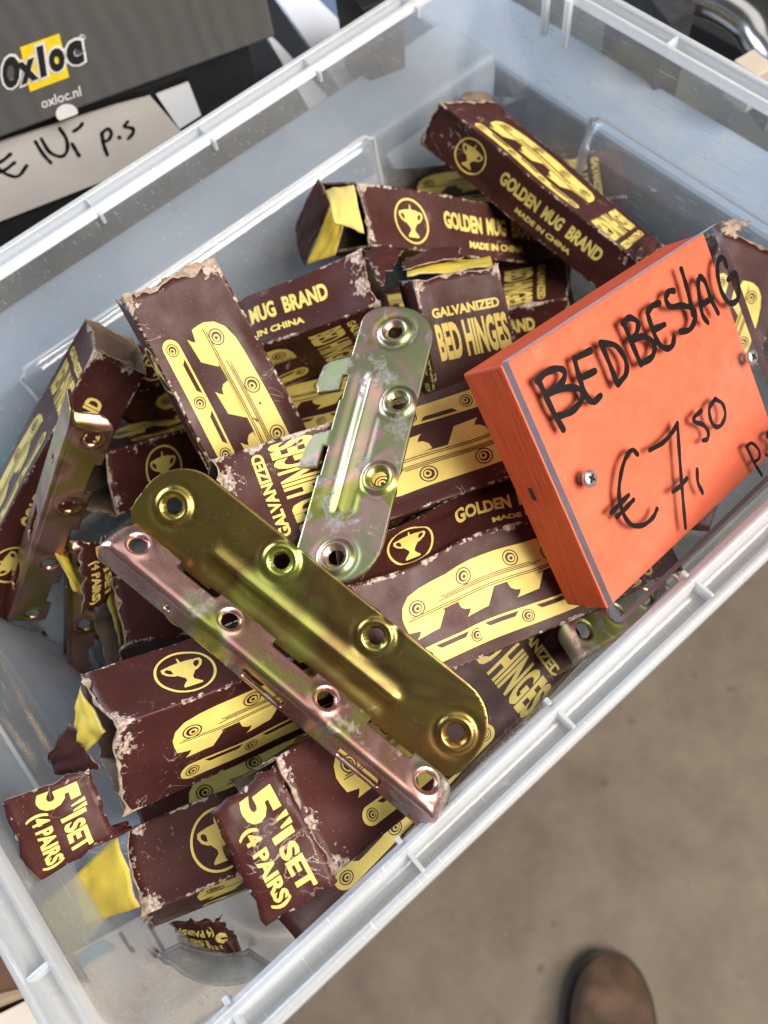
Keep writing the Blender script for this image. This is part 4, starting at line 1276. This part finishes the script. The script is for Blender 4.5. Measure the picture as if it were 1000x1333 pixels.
t.children[0].data.materials[0] = WHITE_CARD

# ---- white carton flaps and dark things beyond the far wall
def slab(name, pxs, z, h, mat, label, cat):
    pts = [onz(p, z) for p in pxs]
    if name == 'beige_board': pts = [Vector((p.x, max(p.y, -0.114), p.z)) for p in pts]
    n = len(pts)
    o0 = Vector((sum(p.x for p in pts) / n, sum(p.y for p in pts) / n, z - h))
    V = pts + [p - up * h for p in pts]
    a = (pts[1] - pts[0]).cross(pts[2] - pts[0]).z
    F = [tuple(range(n)), tuple(reversed(range(n, 2 * n)))] + [(i, i + n, (i + 1) % n + n, (i + 1) % n) for i in range(n)]
    if a < 0: F = [tuple(reversed(q)) for q in F]
    o = bevel(link(name, V, F, mat, None, origin=o0), 0.0008)
    return tag(o, label, cat)
slab('white_board', [(352, -14), (392, -24), (610, 190), (545, 262), (466, 150)], -0.085, 0.004, WHITE_CARD, 'white cardboard strip running behind the far wall beside the logo box', 'cardboard')
slab('white_board', [(340, 36), (360, 52), (470, 172), (540, 300), (490, 320), (430, 190)], -0.092, 0.004, WHITE_CARD, 'narrower white cardboard strip nearest the black logo box', 'cardboard')
slab('dark_mat', [(40, 320), (640, -80), (640, -420), (-600, 100), (-600, 520), (-100, 400)], -0.128, 0.012, DEEP_BLACK, 'black cloth added to darken the gaps behind the tub', 'cloth')  # put over the table so the gaps beyond the far wall go black
slab('dark_mat', [(790, -30), (1200, 190), (1500, 60), (1000, -300), (700, -200)], -0.122, 0.012, DEEP_BLACK, 'black cloth covering the table right of the tub', 'cloth')
PALEBLUE = plain("pale_blue_crate_plastic", (0.30, 0.38, 0.49), 0.5, 0.10, 14)
def crate(name, x0, x1, y0, y1, z0, z1, label):
    v, f = frame_box((x0, y0, z0), (x1 - x0, 0, 0), (0, y1 - y0, 0), (0, 0, z1 - z0))
    o = bevel(link(name, v, f, PALEBLUE, None, origin=((x0 + x1) / 2, (y0 + y1) / 2, z0)), 0.004, 3)
    return tag(o, label, 'crate lid')
crate('crate_lid', -0.34, 0.2035, 0.146, 0.190, TABLE_Z, -0.070, 'pale blue crate lid seen through the far wall of the tub')
crate('crate_lid', 0.204, 0.250, -0.118, 0.34, TABLE_Z, -0.078, 'pale blue crate lid seen through the right wall of the tub')
slab('charcoal_case', [(800, -60), (870, 28), (905, 14), (905, -60)], -0.04, 0.08, plain("charcoal_felt", (0.022, 0.022, 0.026), 0.95, 0.4, 200), 'charcoal felt case behind the right rim', 'case')
slab('dark_case', [(430, -40), (470, 12), (520, -6), (520, -60)], -0.03, 0.08, BLACK_CARD, 'dark grey case above the far rim at the top', 'case')
slab('beige_rail', [(955, 78), (1100, -5), (1120, 20), (985, 100)], -0.045, 0.02, plain("beige_painted_rail", (0.46, 0.40, 0.33), 0.5, 0.08, 60), 'beige rail running along behind the right rim', 'rail')
slab('beige_rail', [(990, 104), (1140, 20), (1160, 50), (1010, 128)], -0.062, 0.02, plain("brown_rail", (0.22, 0.16, 0.11), 0.5, 0.1, 60), 'brown lower rail at the right edge of the photo', 'rail')
# chrome tube arching over at the top right
pts = [at(p, d) for p, d in (((840, -40), .42), ((905, -8), .42), ((945, 8), .415), ((975, 30), .412), ((990, 55), .41), ((1012, 80), .405), ((1060, 110), .40))]
path = []
for i in range(len(pts) - 1):
    for j in range(6):
        t_ = j / 6
        a, b, c_, d_ = pts[max(i - 1, 0)], pts[i], pts[i + 1], pts[min(i + 2, len(pts) - 1)]
        path.append(0.5 * ((2 * b) + (c_ - a) * t_ + (2 * a - 5 * b + 4 * c_ - d_) * t_ ** 2 + (3 * b - a - 3 * c_ + d_) * t_ ** 3))
V, F = [], []
for i, p in enumerate(path):
    tg = (path[min(i + 1, len(path) - 1)] - path[max(i - 1, 0)]).normalized()
    s1 = tg.cross(Vector((0, 0, 1))).normalized(); s2 = s1.cross(tg)
    for j in range(20):
        a = 2 * math.pi * j / 20
        V.append(p + s1 * (0.0085 * math.cos(a)) + s2 * (0.0085 * math.sin(a)))
    if i:
        for j in range(20):
            F.append(((i - 1) * 20 + j, (i - 1) * 20 + (j + 1) % 20, i * 20 + (j + 1) % 20, i * 20 + j))
o = link('chrome_tube', V, F, plain("brushed_chrome", (0.60, 0.59, 0.58), 0.24, 0.1, 30, 1.0, 0.05), None, smooth=True, origin=path[0])
tag(o, 'curved chrome tube handle at the top right corner', 'handle')
# teal case showing through the left wall, cards and box by the near left wall
slab('teal_case', [(-120, 470), (30, 500), (75, 560), (-10, 640), (-160, 600)], -0.10, 0.03, plain("teal_plastic", (0.10, 0.33, 0.33), 0.5, 0.1, 30), 'teal case seen through the left wall of the tub', 'case')
slab('brown_box', [(-160, 1120), (0, 1235), (30, 1285), (-160, 1330)], -0.075, 0.055, plain("brown_cardboard", (0.105, 0.045, 0.022), 0.7, 0.15, 60), 'dark brown box at the lower left outside the tub', 'cardboard box')
slab('cream_card', [(-160, 1345), (30, 1272), (44, 1290), (-160, 1368)], -0.082, 0.05, plain("cream_board_edge", (0.40, 0.32, 0.23), 0.7, 0.08, 60), 'cream board edge in front of the brown box', 'cardboard')
slab('white_paper', [(-160, 1400), (40, 1298), (80, 1372), (-100, 1500)], -0.090, 0.03, plain("white_paper_stack", (0.70, 0.68, 0.65), 0.8, 0.04, 60), 'white paper stack at the lower left corner', 'paper')
BEIGE = plain("beige_board", (0.52, 0.44, 0.37), 0.75, 0.07, 30)
o = slab('beige_board', [(40, 1270), (330, 1110), (470, 1130), (420, 1300), (240, 1460), (110, 1440)], -0.1392, 0.0015, BEIGE, 'beige board under the near left end of the tub', 'cardboard')
stroke_part('pen_mark', [[(158, 1216), (168, 1232), (174, 1238)], [(195, 1205), (207, 1226), (214, 1238)]], 0.0016, (0, 0, -0.1390), (0, 0, 1), INK, o, tuple(o.location))
slab('blue_strip', [(70, 1262), (135, 1222), (150, 1232), (84, 1276)], -0.1382, 0.0006, plain("blue_grey_tape", (0.16, 0.27, 0.33), 0.6, 0.1, 60), 'blue grey strip of tape under the near left end of the tub', 'tape')

# ---- the shoe on the floor
toe = onz((798, 1240), FLOOR_Z + 0.03); toe.z = FLOOR_Z
back = onz((798, 1333), FLOOR_Z + 0.03); back.z = FLOOR_Z
fw = (toe - back).normalized(); rt = Vector((fw.y, -fw.x, 0))
SUEDE = plain("worn_brown_suede", (0.115, 0.066, 0.042), 0.78, 0.5, 30, bmp=0.35)
SOLE = plain("dark_rubber_sole", (0.022, 0.017, 0.014), 0.7, 0.2, 60)
shoe = thing('shoe', toe - fw * 0.14, 'worn brown leather shoe toe on the concrete floor at the bottom right', 'shoe')
so = toe - fw * 0.14
def half_w(s):   # s: distance behind the toe tip, metres
    if s < 0.07: return 0.042 * math.sqrt(max(0, 1 - ((0.07 - s) / 0.07) ** 2))
    if s < 0.15: return 0.042 - 0.005 * ((s - .07) / .08) ** 1.5
    if s < 0.24: return 0.037 - 0.002 * math.sin((s - .15) / .09 * math.pi)
    return 0.037 * math.sqrt(max(0, 1 - ((s - 0.24) / 0.05) ** 2))
def top_h(s):
    return 0.030 + 0.022 * min(1, s / 0.035) ** 0.6 + 0.040 * max(0, min(1, (s - 0.06) / 0.08)) if s < .16 else 0.092
S = [0.0006 + 0.2888 * (i / 44) ** 1.25 for i in range(45)]
V, F = [], []
k = 21
for s in S:
    w = half_w(s) * 0.965; h = top_h(s)
    for j in range(k):
        a = math.pi * j / (k - 1)
        x = w * math.copysign(abs(math.cos(a)) ** 0.72, math.cos(a)); z = 0.018 + (h - 0.018) * abs(math.sin(a)) ** 0.62
        if s < 0.035: z = 0.018 + (z - 0.018) * math.sqrt(min(1, s / 0.035))
        crease = 0.0018 * math.sin(s * 260) * math.exp(-((s - 0.088) / 0.022) ** 2)
        V.append(toe - fw * s + rt * x + up * (z + crease))
for i in range(len(S) - 1):
    for j in range(k - 1):
        F.append((i * k + j, i * k + j + 1, (i + 1) * k + j + 1, (i + 1) * k + j))
link('upper', V, F, SUEDE, shoe, smooth=True, origin=so)
V, F = [], []
for s in S:
    w = half_w(s) + 0.0025
    V += [toe - fw * (s - 0.002) - rt * w, toe - fw * (s - 0.002) + rt * w, toe - fw * (s - .002) + rt * w + up * .019, toe - fw * (s - .002) - rt * w + up * .019]
for i in range(len(S) - 1):
    for j in range(4):
        F.append((i * 4 + j, i * 4 + (j + 1) % 4, (i + 1) * 4 + (j + 1) % 4, (i + 1) * 4 + j))
F += [(0, 3, 2, 1), tuple((len(S) - 1) * 4 + j for j in range(4))]
link('sole', V, F, SOLE, shoe, origin=so)
# raised facing seam with eyelets and a lace
V, F = [], []
for i in range(15):
    a = math.pi * (0.12 + 0.76 * i / 14)
    s = 0.098 - 0.036 * math.sin(a) ** 2
    x = half_w(s) * 0.9 * math.cos(a)
    z = 0.018 + (top_h(s) - 0.018) * abs(math.sin(math.acos(max(-1, min(1, (abs(math.cos(a)) * .9) ** (1 / .72)))))) ** .62
    p = toe - fw * s + rt * x + up * (z + 0.001)
    V += [p, p - fw * 0.03 + up * 0.010, p + up * 0.0022 - fw * 0.001]
    if i:
        b_ = i * 3
        F += [(b_ - 3, b_, b_ + 2, b_ - 1), (b_ - 1, b_ + 2, b_ + 1, b_ - 2)]
link('facing', V, F, plain("dark_brown_suede", (0.075, 0.036, 0.022), 0.75, 0.35, 40), shoe, smooth=True, origin=so)
for sgn in (-1, 1):
    c0 = toe - fw * 0.076 + rt * (sgn * 0.011 - 0.004) + up * (top_h(0.076) + 0.006)
    V, F = [], []
    for i in range(14):
        for j in range(8):
            a, b_ = 2 * math.pi * i / 14, 2 * math.pi * j / 8
            r = 0.0034 + 0.0011 * math.cos(b_)
            V.append(c0 + rt * (r * math.cos(a)) + fw * (r * math.sin(a)) + up * (0.0011 * math.sin(b_)))
            F.append((i * 8 + j, ((i + 1) % 14) * 8 + j, ((i + 1) % 14) * 8 + (j + 1) % 8, i * 8 + (j + 1) % 8))
    link('eyelet', V, F, STEEL, shoe, smooth=True, origin=so)
